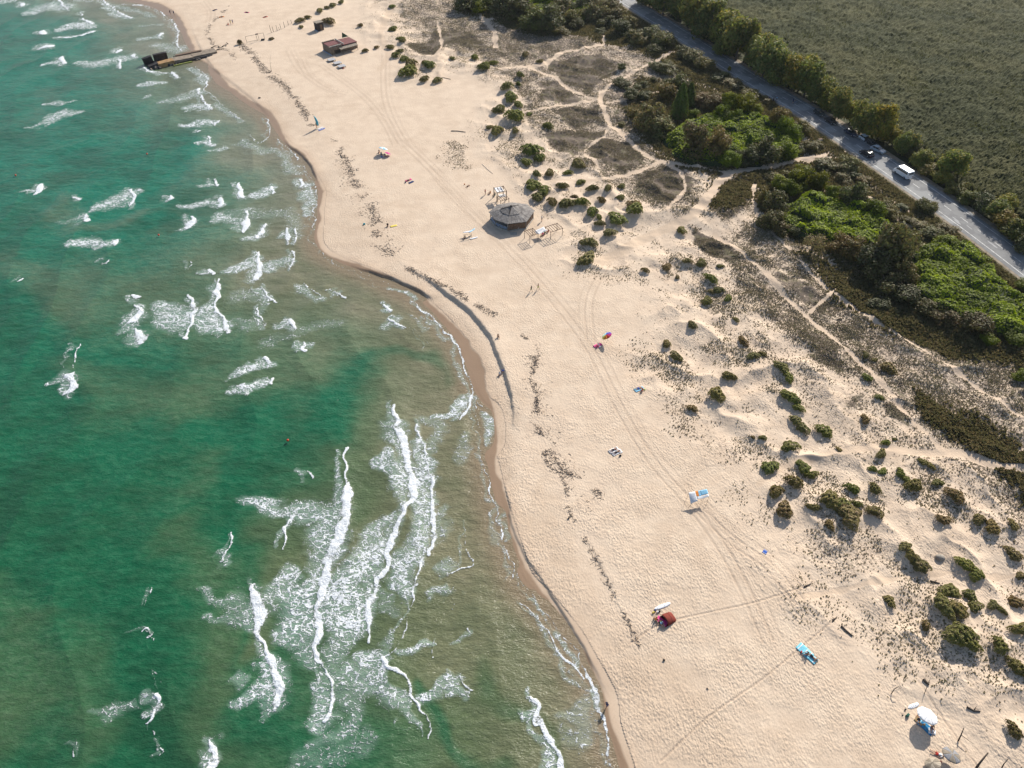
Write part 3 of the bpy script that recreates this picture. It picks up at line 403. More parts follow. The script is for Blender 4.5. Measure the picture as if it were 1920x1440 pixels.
f1 = m.ramp(m.math('ADD', m.math('MULTIPLY', la_, .78), m.math('MULTIPLY', m.math('SUBTRACT', lc, .77), 1.8)), .52, .90); f1 = m.math('MULTIPLY', f1, m.ramp(la_, .04, .3))
f2 = m.ramp(m.math('ADD', cr_, m.math('MULTIPLY', m.math('SUBTRACT', m.noise(1.9, 6, .75), .5), 1.7)), .25, .5); f2 = m.math('MULTIPLY', f2, m.ramp(cr_, .03, .2))
fl = m.ramp(m.math('ADD', m.noise(.35, 6, .72, m.mapv((1.6, 1, 1))), m.math('MULTIPLY', m.noise(.02, 2), .35)), .93, 1.02)
foam = m.math('MAXIMUM', m.math('MAXIMUM', f1, f2), m.math('MULTIPLY', fl, .8), clamp=True)
fcol = m.mix(m.noise(3.2, 4, .7), (.62, .67, .70), (.86, .87, .88))
hb = m.math('ADD', m.math('ADD', m.math('MULTIPLY', rip, .5), m.math('MULTIPLY', fine, .28)), m.math('MULTIPLY', foam, m.math('ADD', .25, m.math('MULTIPLY', m.noise(3, 4, .7), .8))))
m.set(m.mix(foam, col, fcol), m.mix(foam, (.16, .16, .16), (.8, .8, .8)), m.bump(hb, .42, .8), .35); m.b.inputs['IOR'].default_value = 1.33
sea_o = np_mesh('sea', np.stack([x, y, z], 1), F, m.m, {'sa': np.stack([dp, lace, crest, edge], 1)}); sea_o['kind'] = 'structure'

# ---------------------------------------------------------------- tagging and small mesh builder
def tag(o, label=None, cat=None, group=None, kind=None):
    if label: o['label'] = label
    if cat: o['category'] = cat
    if group: o['group'] = group
    if kind: o['kind'] = kind
    return o
def empty(name, loc, rz=0, **k):
    o = bpy.data.objects.new(name, None); C.objects.link(o); o.location = loc; o.rotation_euler = (0, 0, rz); o.empty_display_size = .2
    return tag(o, **k)
class MB:
    def __init__(s): s.v = []; s.f = []; s.sm = []
    def add(s, v, f, smooth_=False):
        b = len(s.v); s.v += [tuple(p) for p in v]; s.f += [tuple(i + b for i in q) for q in f]; s.sm += [smooth_] * len(f); return s
    def box(s, c, d, rz=0, rx=0, ry=0, top=1.0):
        M = Matrix.Translation(c) @ Matrix.Rotation(rz, 4, 'Z') @ Matrix.Rotation(ry, 4, 'Y') @ Matrix.Rotation(rx, 4, 'X')
        v = [M @ Vector((a * d[0] / 2 * (top if k > 0 else 1), b * d[1] / 2 * (top if k > 0 else 1), k * d[2] / 2)) for k in (-1, 1) for a, b in ((-1, -1), (1, -1), (1, 1), (-1, 1))]
        return s.add(v, [(3, 2, 1, 0), (4, 5, 6, 7), (0, 1, 5, 4), (1, 2, 6, 5), (2, 3, 7, 6), (3, 0, 4, 7)])
    def tube(s, pts, r, n=8, cap=True):
        pts = [Vector(p) for p in pts]; rs = r if hasattr(r, '__len__') else [r] * len(pts); V = []; k = len(pts)
        for i, p in enumerate(pts):
            t = (pts[min(i + 1, k - 1)] - pts[max(i - 1, 0)]).normalized(); a = t.orthogonal().normalized() if abs(t.z) > .9 else t.cross(Vector((0, 0, 1))).normalized(); b = t.cross(a)
            V += [p + (a * math.cos(j * 6.28318 / n) + b * math.sin(j * 6.28318 / n)) * rs[i] for j in range(n)]
        F = [(i * n + j, i * n + (j + 1) % n, (i + 1) * n + (j + 1) % n, (i + 1) * n + j) for i in range(k - 1) for j in range(n)]
        if cap: F += [tuple(range(n))[::-1], tuple((k - 1) * n + j for j in range(n))]
        return s.add(V, F, True)
    def prism(s, poly, z0, z1, M=None):
        n = len(poly); v = [Vector((p[0], p[1], z0)) for p in poly] + [Vector((p[0], p[1], z1)) for p in poly]
        if M: v = [M @ q for q in v]
        return s.add(v, [tuple(range(n))[::-1], tuple(range(n, 2 * n))] + [(i, (i + 1) % n, n + (i + 1) % n, n + i) for i in range(n)])
    def sheet(s, fn, nu, nv, th=.02):      # fn(u,v)->point ; a cloth with real thickness
        P_ = [Vector(fn(i / nu, j / nv)) for j in range(nv + 1) for i in range(nu + 1)]; n = len(P_); V = P_ + [p - Vector((0, 0, th)) for p in P_]; q = nu + 1
        F = [(j * q + i, j * q + i + 1, (j + 1) * q + i + 1, (j + 1) * q + i) for j in range(nv) for i in range(nu)]
        F += [tuple(a + n for a in f[::-1]) for f in F]
        bd = [i for i in range(q)] + [j * q + nu for j in range(1, nv + 1)] + [nv * q + i for i in range(nu - 1, -1, -1)] + [j * q for j in range(nv - 1, 0, -1)]
        F += [(bd[i], bd[i - 1], bd[i - 1] + n, bd[i] + n) for i in range(len(bd))]
        return s.add(V, F, True)
    def ball(s, c, r, n=10, m=6, sq=None):
        V = []; c = Vector(c); r = Vector(r) if hasattr(r, '__len__') else Vector((r, r, r))
        for j in range(1, m):
            a = math.pi * j / m
            V += [c + Vector((r.x * math.sin(a) * math.cos(6.28318 * i / n), r.y * math.sin(a) * math.sin(6.28318 * i / n), r.z * math.cos(a))) for i in range(n)]
        V += [c + Vector((0, 0, r.z)), c - Vector((0, 0, r.z))]; t = len(V) - 2
        F = [(j * n + i, (j + 1) * n + i, (j + 1) * n + (i + 1) % n, j * n + (i + 1) % n) for j in range(m - 2) for i in range(n)]
        F += [(t, i, (i + 1) % n) for i in range(n)] + [(t + 1, (m - 2) * n + (i + 1) % n, (m - 2) * n + i) for i in range(n)]
        return s.add(V, F, True)
    def build(s, name, mat, parent=None, bevel=0):
        me = bpy.data.meshes.new(name); me.from_pydata([tuple(p) for p in s.v], [], s.f); me.update(); me.polygons.foreach_set('use_smooth', s.sm)
        me.materials.append(mat); o = bpy.data.objects.new(name, me); C.objects.link(o)
        if parent: o.parent = parent
        if bevel: b = o.modifiers.new('bevel', 'BEVEL'); b.width = bevel; b.segments = 2; b.limit_method = 'ANGLE'
        return o
_mats = {}
def mat(name, col, rough=.7, var=.25, scale=3.0, metal=0, spec=.4, trans=0, aniso=None, bump=0, objcol=False):
    if name in _mats: return _mats[name]
    q = N(name); nz = q.noise(scale, 4, .6, q.mapv(aniso) if aniso else None)
    base = q.n('ObjectInfo').outputs['Color'] if objcol else None
    if objcol:
        hv = q.n('HueSaturation'); q.put(hv.inputs['Color'], base); q.put(hv.inputs['Value'], q.math('ADD', 1 - var * .5, q.math('MULTIPLY', nz, var))); c = hv.outputs[0]
    else: c = q.mix(q.ramp(nz, .3, .7), tuple(v * (1 - var) for v in col), tuple(min(1, v * (1 + var * .6)) for v in col))
    q.set(c, rough, q.bump(nz, bump, .6) if bump else None, spec); q.b.inputs['Metallic'].default_value = metal
    if trans:
        tr = q.n('BsdfTranslucent'); q.put(tr.inputs[0], c); mx = q.n('MixShader'); mx.inputs[0].default_value = trans
        q.t.links.new(q.b.outputs[0], mx.inputs[1]); q.t.links.new(tr.outputs[0], mx.inputs[2]); q.t.links.new(mx.outputs[0], q.out.inputs[0])
    _mats[name] = q.m; return q.m
def leafmat(name, c1, c2, trans=.3, objcol=True, dead=None):
    """leaves: tone varies clump to clump through a per-card attribute, and plant to plant"""
    q = N(name); v, v2, _, _ = q.attr('lv'); c = q.mix(v, c1, c2)
    if dead: c = q.mix(q.ramp(v2, .62, .8), c, dead)
    if objcol:
        mu = q.n('Mix', data_type='RGBA', blend_type='MULTIPLY'); mu.inputs[0].default_value = 1; q.put(mu.inputs[6], c); q.put(mu.inputs[7], q.n('ObjectInfo').outputs['Color']); c = mu.outputs[2]
    q.set(c, .62, None, .25); tr = q.n('BsdfTranslucent'); q.put(tr.inputs[0], c); mx = q.n('MixShader'); mx.inputs[0].default_value = trans
    q.t.links.new(q.b.outputs[0], mx.inputs[1]); q.t.links.new(tr.outputs[0], mx.inputs[2]); q.t.links.new(mx.outputs[0], q.out.inputs[0]); return q.m
def cards(pts, nrm, size, rng, asp=1.5):
    """leaf sprays: one folded card of two triangles at each point"""
    n = len(pts); nrm = nrm / (np.linalg.norm(nrm, axis=1)[:, None] + 1e-9); a = np.cross(nrm, rng.normal(size=(n, 3))); a /= np.linalg.norm(a, axis=1)[:, None] + 1e-9
    b = np.cross(nrm, a); s_ = (size if hasattr(size, '__len__') else np.full(n, size))[:, None]
    V = np.stack([pts - a * s_ * .5 * asp, pts - b * s_ * .5 + nrm * s_ * .12, pts + a * s_ * .5 * asp, pts + b * s_ * .5 + nrm * s_ * .12], 1)
    i = np.arange(n)[:, None] * 4; F = np.concatenate([i + np.array([[0, 1, 2]]), i + np.array([[0, 2, 3]])], 0)
    return V.reshape(-1, 3), F
def lv_attr(n, k, rng, clump=None):
    a = np.zeros((n, k, 4)); a[..., 0] = np.clip((rng.random(n) if clump is None else clump + rng.normal(size=n) * .15), 0, 1)[:, None]; a[..., 1] = rng.random(n)[:, None]; a[..., 3] = 1
    return a.reshape(-1, 4)

# ---------------------------------------------------------------- road
RC = ROAD[(ROAD[:, 1] > 20) & (ROAD[:, 1] < 700)]
def strip(name, o1, o2, z, m_, L=RC, parent=None):
    a, b = par(L, o1), par(L, o2); n = len(L); V = np.concatenate([np.c_[a, np.full(n, z)], np.c_[b, np.full(n, z)]]); i = np.arange(n - 1)
    return np_mesh(name, V, np.stack([i, i + 1, n + i + 1, n + i], 1), m_, None, False, parent)
# along the road the land side (marsh) is on the left of its way down, so + offsets
q = N('worn_asphalt'); a1 = q.noise(.35, 5, .7, q.mapv((1, 1, 1))); a2 = q.noise(.09, 3); a3 = q.noise(6, 3, .7)
c = q.mix(q.ramp(a1, .45, .6), (.185, .185, .185), (.235, .235, .23)); c = q.mix(q.ramp(q.math('ADD', a2, q.math('MULTIPLY', a3, .12)), .58, .62), c, (.30, .30, .29)); c = q.mix(q.math('MULTIPLY', a3, .35), c, (.12, .12, .12))
q.set(c, .85, q.bump(a3, .01), .3); asphalt = q.m
road = strip('road', -4.6, 4.3, .985, asphalt); road['kind'] = 'structure'
q = N('worn_road_paint'); q.set(q.mix(q.ramp(q.noise(1.2, 5, .7), .45, .62), (.62, .62, .58), (.30, .30, .29)), .7); paint = q.m
for nm, o in (('road_marking', -3.25), ('road_marking', 3.1)): strip(nm, o - .09, o + .09, .989, paint)['kind'] = 'structure'
cl = np.cumsum(np.r_[0, np.linalg.norm(np.diff(RC, axis=0), axis=1)]); dash = []
V = []; F = []
for t0 in np.arange(3, cl[-1] - 4, 6.0):
    pp = [np.array([np.interp(t, cl, RC[:, 0]), np.interp(t, cl, RC[:, 1])]) for t in (t0, t0 + 2.6)]; dr = (pp[1] - pp[0]) / 2.6; nn = np.array([-dr[1], dr[0]]) * .07; b = len(V)
    V += [(*(pp[0] - nn), .989), (*(pp[1] - nn), .989), (*(pp[1] + nn), .989), (*(pp[0] + nn), .989)]; F.append((b, b + 1, b + 2, b + 3))
np_mesh('road_marking', V, F, paint, None, False)['kind'] = 'structure'
rgp = np.random.default_rng(5); q = N('pale_asphalt_patch'); q.set(q.mix(q.noise(1.5, 4), (.27, .27, .265), (.37, .37, .36)), .85); V = []; F = []
for k in range(46):                        # repair patches and shoulder wear on the sunlit stretch
    t = rgp.uniform(.05, .98) * cl[-1]; px_ = np.interp(t, cl, RC[:, 0]); py_ = np.interp(t, cl, RC[:, 1]); px2 = np.interp(t + 1, cl, RC[:, 0]); py2 = np.interp(t + 1, cl, RC[:, 1])
    dr = np.array([px2 - px_, py2 - py_]); nr = np.array([-dr[1], dr[0]]); of = rgp.choice([-1.9, -1.2, -2.4, 1.4, .3]) ; ln_, wd_ = rgp.uniform(.8, 5), rgp.uniform(.3, 1.0); c0 = np.array([px_, py_]) + nr * of; b = len(V); n = 12
    V += [(*(c0 + dr * ln_ * .5 * math.cos(a) * rgp.uniform(.7, 1.1) + nr * wd_ * .5 * math.sin(a) * rgp.uniform(.6, 1.2)), .987) for a in np.linspace(0, 6.28, n, endpoint=False)]; F += [(b, b + i, b + i + 1, b + i + 1) if 0 else (b, b + i, b + i + 1) for i in range(1, n - 1)]
np_mesh('road', V, F, q.m, None, False)['kind'] = 'structure'
sh_mat = mat('dusty_verge', (.26, .21, .15), .95, .35, .8)
strip('road_verge', 4.2, 6.0, .975, sh_mat)['kind'] = 'structure'; strip('road_verge', -5.4, -4.5, .975, sh_mat)['kind'] = 'structure'

# ---------------------------------------------------------------- reed marsh beyond the road
rr_ = np.random.default_rng(21)
MR = par(ROAD, 0)
mx_, my_ = view_grid(nc=760, ystep=1.0, y0=60, y1=372); ky, kx = mx_.shape; fx = mx_.ravel(); fy = my_.ravel()
sel = (fx > 0) & (fy > 30) & (fy < 900); e = np.full(fx.shape, 99.); s_ = np.full(fx.shape, -1.); ii = np.nonzero(sel)[0]
e[ii], s_[ii], _, _ = seg(fx[ii], fy[ii], ROAD)
off_road = np.where(pip(fx, fy, np.vstack([ROAD, [(5000, -800), (5000, 4000), (ROAD[0][0], 4000)]])), e, -e)
edgew = MARSH_IN + fbm(fx, fy, 9, 3, 201) * 2.5
keep = sel & (off_road > edgew - 3); idx = np.nonzero(keep)[0]; remap = np.full(len(fx), -1); remap[idx] = np.arange(len(idx)); F = remap[grid_faces(ky, kx, keep)]
gx, gy = fx[idx], fy[idx]; rise = sst(-2.5, 1.5, (off_road - edgew)[idx])
tall = 1.9 + .5 * fbm(gx, gy, 16, 3, 203) + .45 * fbm(gx, gy, 3.2, 3, 205) + rr_.random(len(gx)) * .55
q = N('reeds'); r1 = q.noise(.03, 4, .6); r2 = q.noise(.5, 4, .7, q.mapv((1, .6, 1), (0, 0, .5))); r3 = q.noise(.11, 3, .6)
c = q.mix(q.ramp(r1, .4, .62), (.036, .041, .012), (.066, .064, .021)); c = q.mix(q.math('MULTIPLY', q.ramp(r2, .45, .75), .6), c, (.110, .112, .048)); c = q.mix(q.math('MULTIPLY', q.ramp(r3, .5, .7), .7), c, (.028, .036, .012))
q.set(c, .9, q.bump(q.noise(2.2, 4, .8), .3, .8), .1)
reeds = np_mesh('reed_bed', np.c_[gx, gy, .35 + rise * tall], F, q.m, None, False); tag(reeds, 'wide dull green and straw coloured reed marsh beyond the road', 'reeds', kind='stuff')
n = 90000; px = rr_.uniform(1240, 1990, n); py = -60 + (rr_.random(n) ** 1.0) * 720; tx, ty = P(px, py, 2)
k = pip(tx, ty, np.vstack([par(ROAD, MARSH_IN * .95), [(5000, -800), (5000, 4000), (ROAD[0][0], 4000)]])) if False else None
e, s_, _, _ = seg(tx, ty, ROAD); ok = pip(tx, ty, np.vstack([ROAD, [(5000, -800), (5000, 4000), (ROAD[0][0], 4000)]])) & (e > MARSH_IN + fbm(tx, ty, 9, 3, 201) * 2.5)
tx, ty = tx[ok], ty[ok]; n = len(tx); hh_ = rr_.uniform(.7, 1.5, n) * (1 + .3 * fbm(tx, ty, 8, 2, 207)); an = rr_.uniform(0, 6.28, n); wv = rr_.uniform(.12, .3, n)
dx, dy = np.cos(an) * wv, np.sin(an) * wv; lean = rr_.normal(size=(n, 2)) * .35 + np.array([-.2, -.1]); zb = np.full(n, 1.6) + .5 * fbm(tx, ty, 16, 3, 203)
V = np.stack([np.c_[tx - dx, ty - dy, zb], np.c_[tx + dx, ty + dy, zb], np.c_[tx + lean[:, 0], ty + lean[:, 1], zb + hh_]], 1).reshape(-1, 3)
np_mesh('reed_tops', V, np.arange(3 * n).reshape(-1, 3), leafmat('reed_leaves', (.06, .068, .02), (.145, .145, .062), .35, False), {'lv': lv_attr(n, 3, rr_)}, False, reeds)

# ---------------------------------------------------------------- plants: shared shapes
def crown_mesh(name, seed, lobes, ncards, size, mat_, h0=.25, wide=1.0, flat_=.8, tops=1.0, gaps=.12):
    """unit crown (about 1 wide, 1 high) of leaf sprays on overlapping lobes"""
    rng = np.random.default_rng(seed); L = []
    for k in range(lobes):
        a = rng.uniform(0, 6.28); r = (rng.random() ** .6) * .30 * wide; zz = rng.uniform(h0, .80) * tops; rad = rng.uniform(.14, .25) * (1.15 - .35 * zz)
        L.append((r * math.cos(a), r * math.sin(a), zz, rad))
    L = np.array(L); w_ = L[:, 3] ** 2; pick = rng.choice(lobes, ncards, p=w_ / w_.sum()); dirs = rng.normal(size=(ncards, 3)); dirs /= np.linalg.norm(dirs, axis=1)[:, None]
    rad = L[pick, 3] * (rng.uniform(.55, 1.08, ncards)) * (1 + .25 * np.sin(dirs[:, 0] * 9 + pick) * np.cos(dirs[:, 2] * 7 + pick * 2)); p = L[pick, :3] + dirs * rad[:, None] * np.array([1, 1, flat_])
    ok = p[:, 2] > .02; p = p[ok]; dirs = dirs[ok]; pk = pick[ok]; nrm = dirs + rng.normal(size=dirs.shape) * .38 + np.array([0, 0, .25])
    cl_ = rng.random(lobes)[pk] * .6 + .2; V, F = cards(p, nrm, size * rng.uniform(.6, 1.3, len(p)), rng)
    o = np_mesh(name, V, F, mat_, {'lv': lv_attr(len(p), 4, rng, cl_)}, False); me = o.data; bpy.data.objects.remove(o); return me
def trunk_mesh(name, seed, mat_, hgt=.75, r=.035, limbs=5, spread=.28):
    rng = random.Random(seed); b = MB(); top = (rng.uniform(-.05, .05), rng.uniform(-.05, .05), hgt); b.tube([(0, 0, -.05), (.01, .01, .2), (top[0] * .5, top[1] * .5, hgt * .6), top], [r, r * .8, r * .55, r * .2], 7)
    for k in range(limbs):
        a = 6.283 * k / limbs + rng.uniform(-.4, .4); z0 = rng.uniform(.15, .4); e_ = spread * rng.uniform(.7, 1.2); z1 = z0 + rng.uniform(.2, .4)
        b.tube([(0, 0, z0), (math.cos(a) * e_ * .5, math.sin(a) * e_ * .5, z0 + (z1 - z0) * .6), (math.cos(a) * e_, math.sin(a) * e_, z1)], [r * .5, r * .33, r * .1], 5)
    o = b.build(name, mat_); me = o.data; bpy.data.objects.remove(o); return me
bark = mat('bark', (.13, .105, .08), .9, .4, 6, bump=.02)
LEAF = leafmat('tree_leaves', (.080, .100, .022), (.24, .265, .058), .42, True, (.26, .22, .055))
DULL = leafmat('dull_leaves', (.072, .080, .026), (.20, .20, .062), .3, True, (.17, .135, .06))
VINE = leafmat('vine_leaves', (.095, .125, .008), (.26, .32, .018), .42, True)
DUNEL = leafmat('dune_shrub_leaves', (.125, .118, .034), (.28, .255, .075), .32, True, (.30, .235, .12))
TREES = [crown_mesh('crown', 50 + i, 26, 4200, .052, LEAF, .22, 1.0, .85) for i in range(4)]
BUSH = [crown_mesh('crown', 70 + i, 22, 3400, .050, DULL, .12, 1.15, .8, .9) for i in range(4)]
VBUSH = [crown_mesh('crown', 90 + i, 20, 3600, .048, VINE, .12, 1.1, .85, .95) for i in range(3)]
CONE = []
for i in range(2):                        # tall narrow dark trees, leaning fans of foliage
    rng = np.random.default_rng(110 + i); n = 4200; zz = rng.random(n) ** .8; a = rng.uniform(0, 6.28, n); rad = (.36 * (1 - zz) ** .7 + .03) * rng.uniform(.75, 1.08, n) * (1 + .2 * np.sin(a * 5 + zz * 9)); p = np.c_[rad * np.cos(a), rad * np.sin(a), zz * .95 + .03]
    V, F = cards(p, np.c_[np.cos(a), np.sin(a), np.full(n, .4)] + rng.normal(size=(n, 3)) * .5, .045 * rng.uniform(.6, 1.4, n), rng); o = np_mesh('crown', V, F, DULL, {'lv': lv_attr(n, 4, rng, .3 + .4 * np.sin(a * 5) ** 2)}, False); CONE.append(o.data); bpy.data.objects.remove(o)
SHR = []
for i in range(6):                        # low wind-clipped domes
    rng = np.random.default_rng(130 + i); n = 2300; a = rng.uniform(0, 6.283, n); u = rng.random(n) ** .75; ph_ = rng.uniform(0, 6, 4); edge_ = .47 * (1 + .24 * np.sin(a * 2 + ph_[0]) + .18 * np.sin(a * 3 + ph_[1]) + .10 * np.sin(a * 7 + ph_[2]))
    r__ = edge_ * np.sqrt(u) ; zz = .62 * np.sqrt(np.clip(1 - u ** 1.3, 0, 1)) * (1 + .22 * np.sin(r__ * np.cos(a) * 19 + ph_[3]) * np.sin(r__ * np.sin(a) * 17)) * rng.uniform(.80, 1.05, n) + .02
    nr = np.c_[np.cos(a) * u * 1.2, np.sin(a) * u * 1.2, 1.15 - u] + rng.normal(size=(n, 3)) * .5; V, F = cards(np.c_[r__ * np.cos(a), r__ * np.sin(a), zz], nr, .058 * rng.uniform(.6, 1.4, n), rng)
    cl_ = .5 + .35 * np.sin(r__ * np.cos(a) * 15 + ph_[1]) * np.sin(r__ * np.sin(a) * 13 + ph_[0]); o = np_mesh('foliage', V, F, DUNEL, {'lv': lv_attr(n, 4, rng, cl_)}, False); SHR.append(o.data); bpy.data.objects.remove(o)
TRK = [trunk_mesh('trunk', 5 + i, bark) for i in range(3)]; BTRK = trunk_mesh('trunk', 33, bark, .4, .03, 6, .3)
def plant(name, px, py, wpx, crown, trunk, hr=.9, tint=(1, 1, 1), seed=0, sink=0, wide_y=1.0, tname='trunk', cname='crown', **k):
    X_, Y_, Z_ = ground_place(px, py); wm = wpx * mpp(py) * 1.0; rn = random.Random(seed * 31 + int(px) * 7 + int(py))
    root = empty(name, (X_, Y_, Z_ - sink), rn.uniform(0, 6.28), **k)
    sc = (wm * rn.uniform(.95, 1.08), wm * wide_y * rn.uniform(.92, 1.05), wm * hr * rn.uniform(.92, 1.1))
    for me, nm in ((crown, cname), (trunk, tname)):
        if me is None: continue
        o = bpy.data.objects.new(nm, me); C.objects.link(o); o.parent = root; o.scale = sc; v = rn.uniform(.82, 1.15); o.color = (tint[0] * v * rn.uniform(.93, 1.07), tint[1] * v, tint[2] * v * rn.uniform(.9, 1.1), 1)
    return root
ORD = ['first', 'second', 'third', 'fourth', 'fifth', 'sixth', 'seventh', 'eighth', 'ninth', 'tenth', 'eleventh', 'twelfth', 'thirteenth', 'fourteenth', 'fifteenth', 'sixteenth', 'seventeenth', 'eighteenth', 'nineteenth', 'twentieth'] + ['twenty-' + w for w in ('first', 'second', 'third', 'fourth', 'fifth', 'sixth', 'seventh', 'eighth', 'ninth')] + ['thirtieth', 'thirty-first', 'thirty-second', 'thirty-third', 'thirty-fourth', 'thirty-fifth', 'thirty-sixth', 'thirty-seventh', 'thirty-eighth', 'thirty-ninth', 'fortieth'] + ['forty-' + w for w in ('first', 'second', 'third', 'fourth', 'fifth', 'sixth', 'seventh', 'eighth', 'ninth')] + ['fiftieth'] + ['fifty-' + w for w in ('first', 'second', 'third', 'fourth', 'fifth')]
def ranks(L, key): o = sorted(range(len(L)), key=lambda i: key(L[i])); r = [0] * len(L); [r.__setitem__(j, i) for i, j in enumerate(o)]; return r
si = 0; SHORT = {'green mounds in front of the red roofed shack': 'mounds right of the red roofed shack', 'shrubs along the sand edge above the middle of the picture': 'upper middle sand edge', 'shrubs between the timber hut and the upper dunes': 'shrubs above right of the hut', 'shrubs on the open sand right of the timber hut': 'open sand right of the hut', 'shrubs on the sand slope in the right middle': 'right middle sand slope', 'shrubs climbing the dune in the right middle': 'right middle dune side', 'shrubs on the dune crest in the lower right': 'lower right dune crest', 'shrubs in the bottom right corner': 'bottom right corner', 'shrubs by the fence at the top left': 'top left fence line', 'the top grove': 'the top grove', 'the bushes along the left edge of the upper road': 'upper road edge', 'the dark bushes on the heath left of the first vine thicket': 'upper heath', 'the first vine thicket': 'first vine thicket', 'the bushes where the sand path meets the road': 'path and road corner', 'the second vine thicket': 'second vine thicket', 'the third vine thicket': 'third vine thicket'}
for gname, L in SHRUBS:
    rk = ranks(L, lambda s: s[0])
    for i, (px, py, wd, tn) in enumerate(L):
        si += 1; size = 'large' if wd >= 32 else 'small' if wd <= 16 else 'rounded'; tone = 'green' if tn > .75 else 'olive' if tn > .4 else 'dry brown'
        t = (1.35 - .55 * tn, .95 + .12 * tn, 1.1 - .45 * tn)
        if tn > .75: t = (.92, 1.12, .6)
        if tn < .35: t = (1.05, .88, .85)
        plant('dune_shrub', px, py, wd * 1.04, SHR[si % 6], None, (.50 if wd < 40 else .42) * random.Random(si).uniform(.75, 1.2), t, si, .06, random.Random(si + 9).uniform(.6, 1.15), cname='foliage', label=f'{size} {tone} shrub, {ORD[rk[i]]} from left at {SHORT[gname]}', cat='shrub', group=gname)
# roadside trees: x, y of the foot, width in pixels, kind, height ratio, tint
G_, Yl, Gy, Dk = (1, 1, .95), (1.25, 1.12, .8), (1.1, 1.1, 1.25), (.8, .85, .9)
ROW = [(1208, 8, 34, 'b', .9, Gy), (1243, 30, 42, 't', .95, Gy), (1276, 42, 36, 't', .85, Dk), (1300, 58, 46, 't', .95, G_), (1328, 74, 48, 't', .95, G_), (1352, 84, 44, 't', .9, Yl), (1330, 22, 44, 't', .9, Dk), (1300, 10, 40, 't', .9, Dk), (1352, 100, 30, 'b', .8, G_), (1380, 112, 46, 't', 1.0, G_), (1412, 128, 34, 'b', .8, Yl), (1430, 144, 48, 't', .95, Gy), (1462, 158, 40, 't', .9, G_), (1484, 172, 40, 't', 1.0, Yl), (1506, 182, 44, 't', .9, G_), (1528, 192, 34, 't', .9, G_), (1550, 204, 36, 't', .9, Yl),
 (1566, 222, 40, 't', 1.0, G_), (1592, 232, 36, 't', .9, Yl), (1610, 250, 46, 't', 1.0, G_), (1644, 262, 50, 't', 1.0, (1.25, 1.1, .75)), (1672, 274, 30, 't', .8, (1.25, 1.05, .7)), (1684, 290, 34, 't', 1.0, Dk), (1712, 298, 22, 'b', 1.2, Gy), (1722, 312, 34, 'b', .8, G_), (1738, 326, 30, 'b', .6, Yl), (1762, 342, 36, 'b', .55, Yl), (1788, 362, 34, 'b', .55, Yl), (1812, 378, 32, 'b', .6, G_), (1836, 396, 38, 'b', .8, Dk), (1862, 412, 42, 'b', .75, G_), (1880, 424, 44, 'b', .7, (1.4, 1.1, .7)), (1900, 446, 44, 'b', .7, Dk), (1926, 470, 44, 'b', .7, G_), (1878, 398, 36, 'b', .8, Yl)]
for i_, (a_, b_) in enumerate([(1225, 16), (1262, 28), (1290, 46), (1316, 56), (1343, 72), (1368, 96), (1397, 112), (1420, 128), (1446, 144), (1474, 158), (1497, 170), (1518, 180), (1540, 194), (1698, 288)]): ROW.append((a_, b_, 36 + i_ * 5 % 9, 't', .9, (G_, Gy, Yl, G_)[i_ % 4]))  # filler trees added to the row so its shade covers the road
rk = ranks(ROW, lambda s: s[0])
for i, (px, py, wd, kd, hr, t) in enumerate(ROW):
    tone = 'yellowish' if t[0] > 1.3 else 'dark green' if t[0] < .9 else 'grey green' if t == Gy else 'green'
    if kd == 't': plant('roadside_tree', px, py, wd * (1.48 if px < 1520 else 1.2), TREES[i % 4], TRK[i % 3], hr * 1.2, t, i, label=f'{tone} roadside tree, {ORD[rk[i]]} from left in row beside marsh', cat='tree', group='trees between the road and the marsh')
    else: plant('roadside_bush', px, py, wd * 1.3, (BUSH if i % 2 else TREES)[i % 4], BTRK, hr, t, i, label=f'{tone} roadside bush, {ORD[rk[i]]} from left in row beside marsh', cat='bush', group='trees between the road and the marsh', tname='stem')
plant('lone_tree', 1775, 336, 62, TREES[1], TRK[0], .95, (1.0, 1.05, 1.0), 3, label='lone green tree standing at the marsh edge right of the white van', cat='tree')
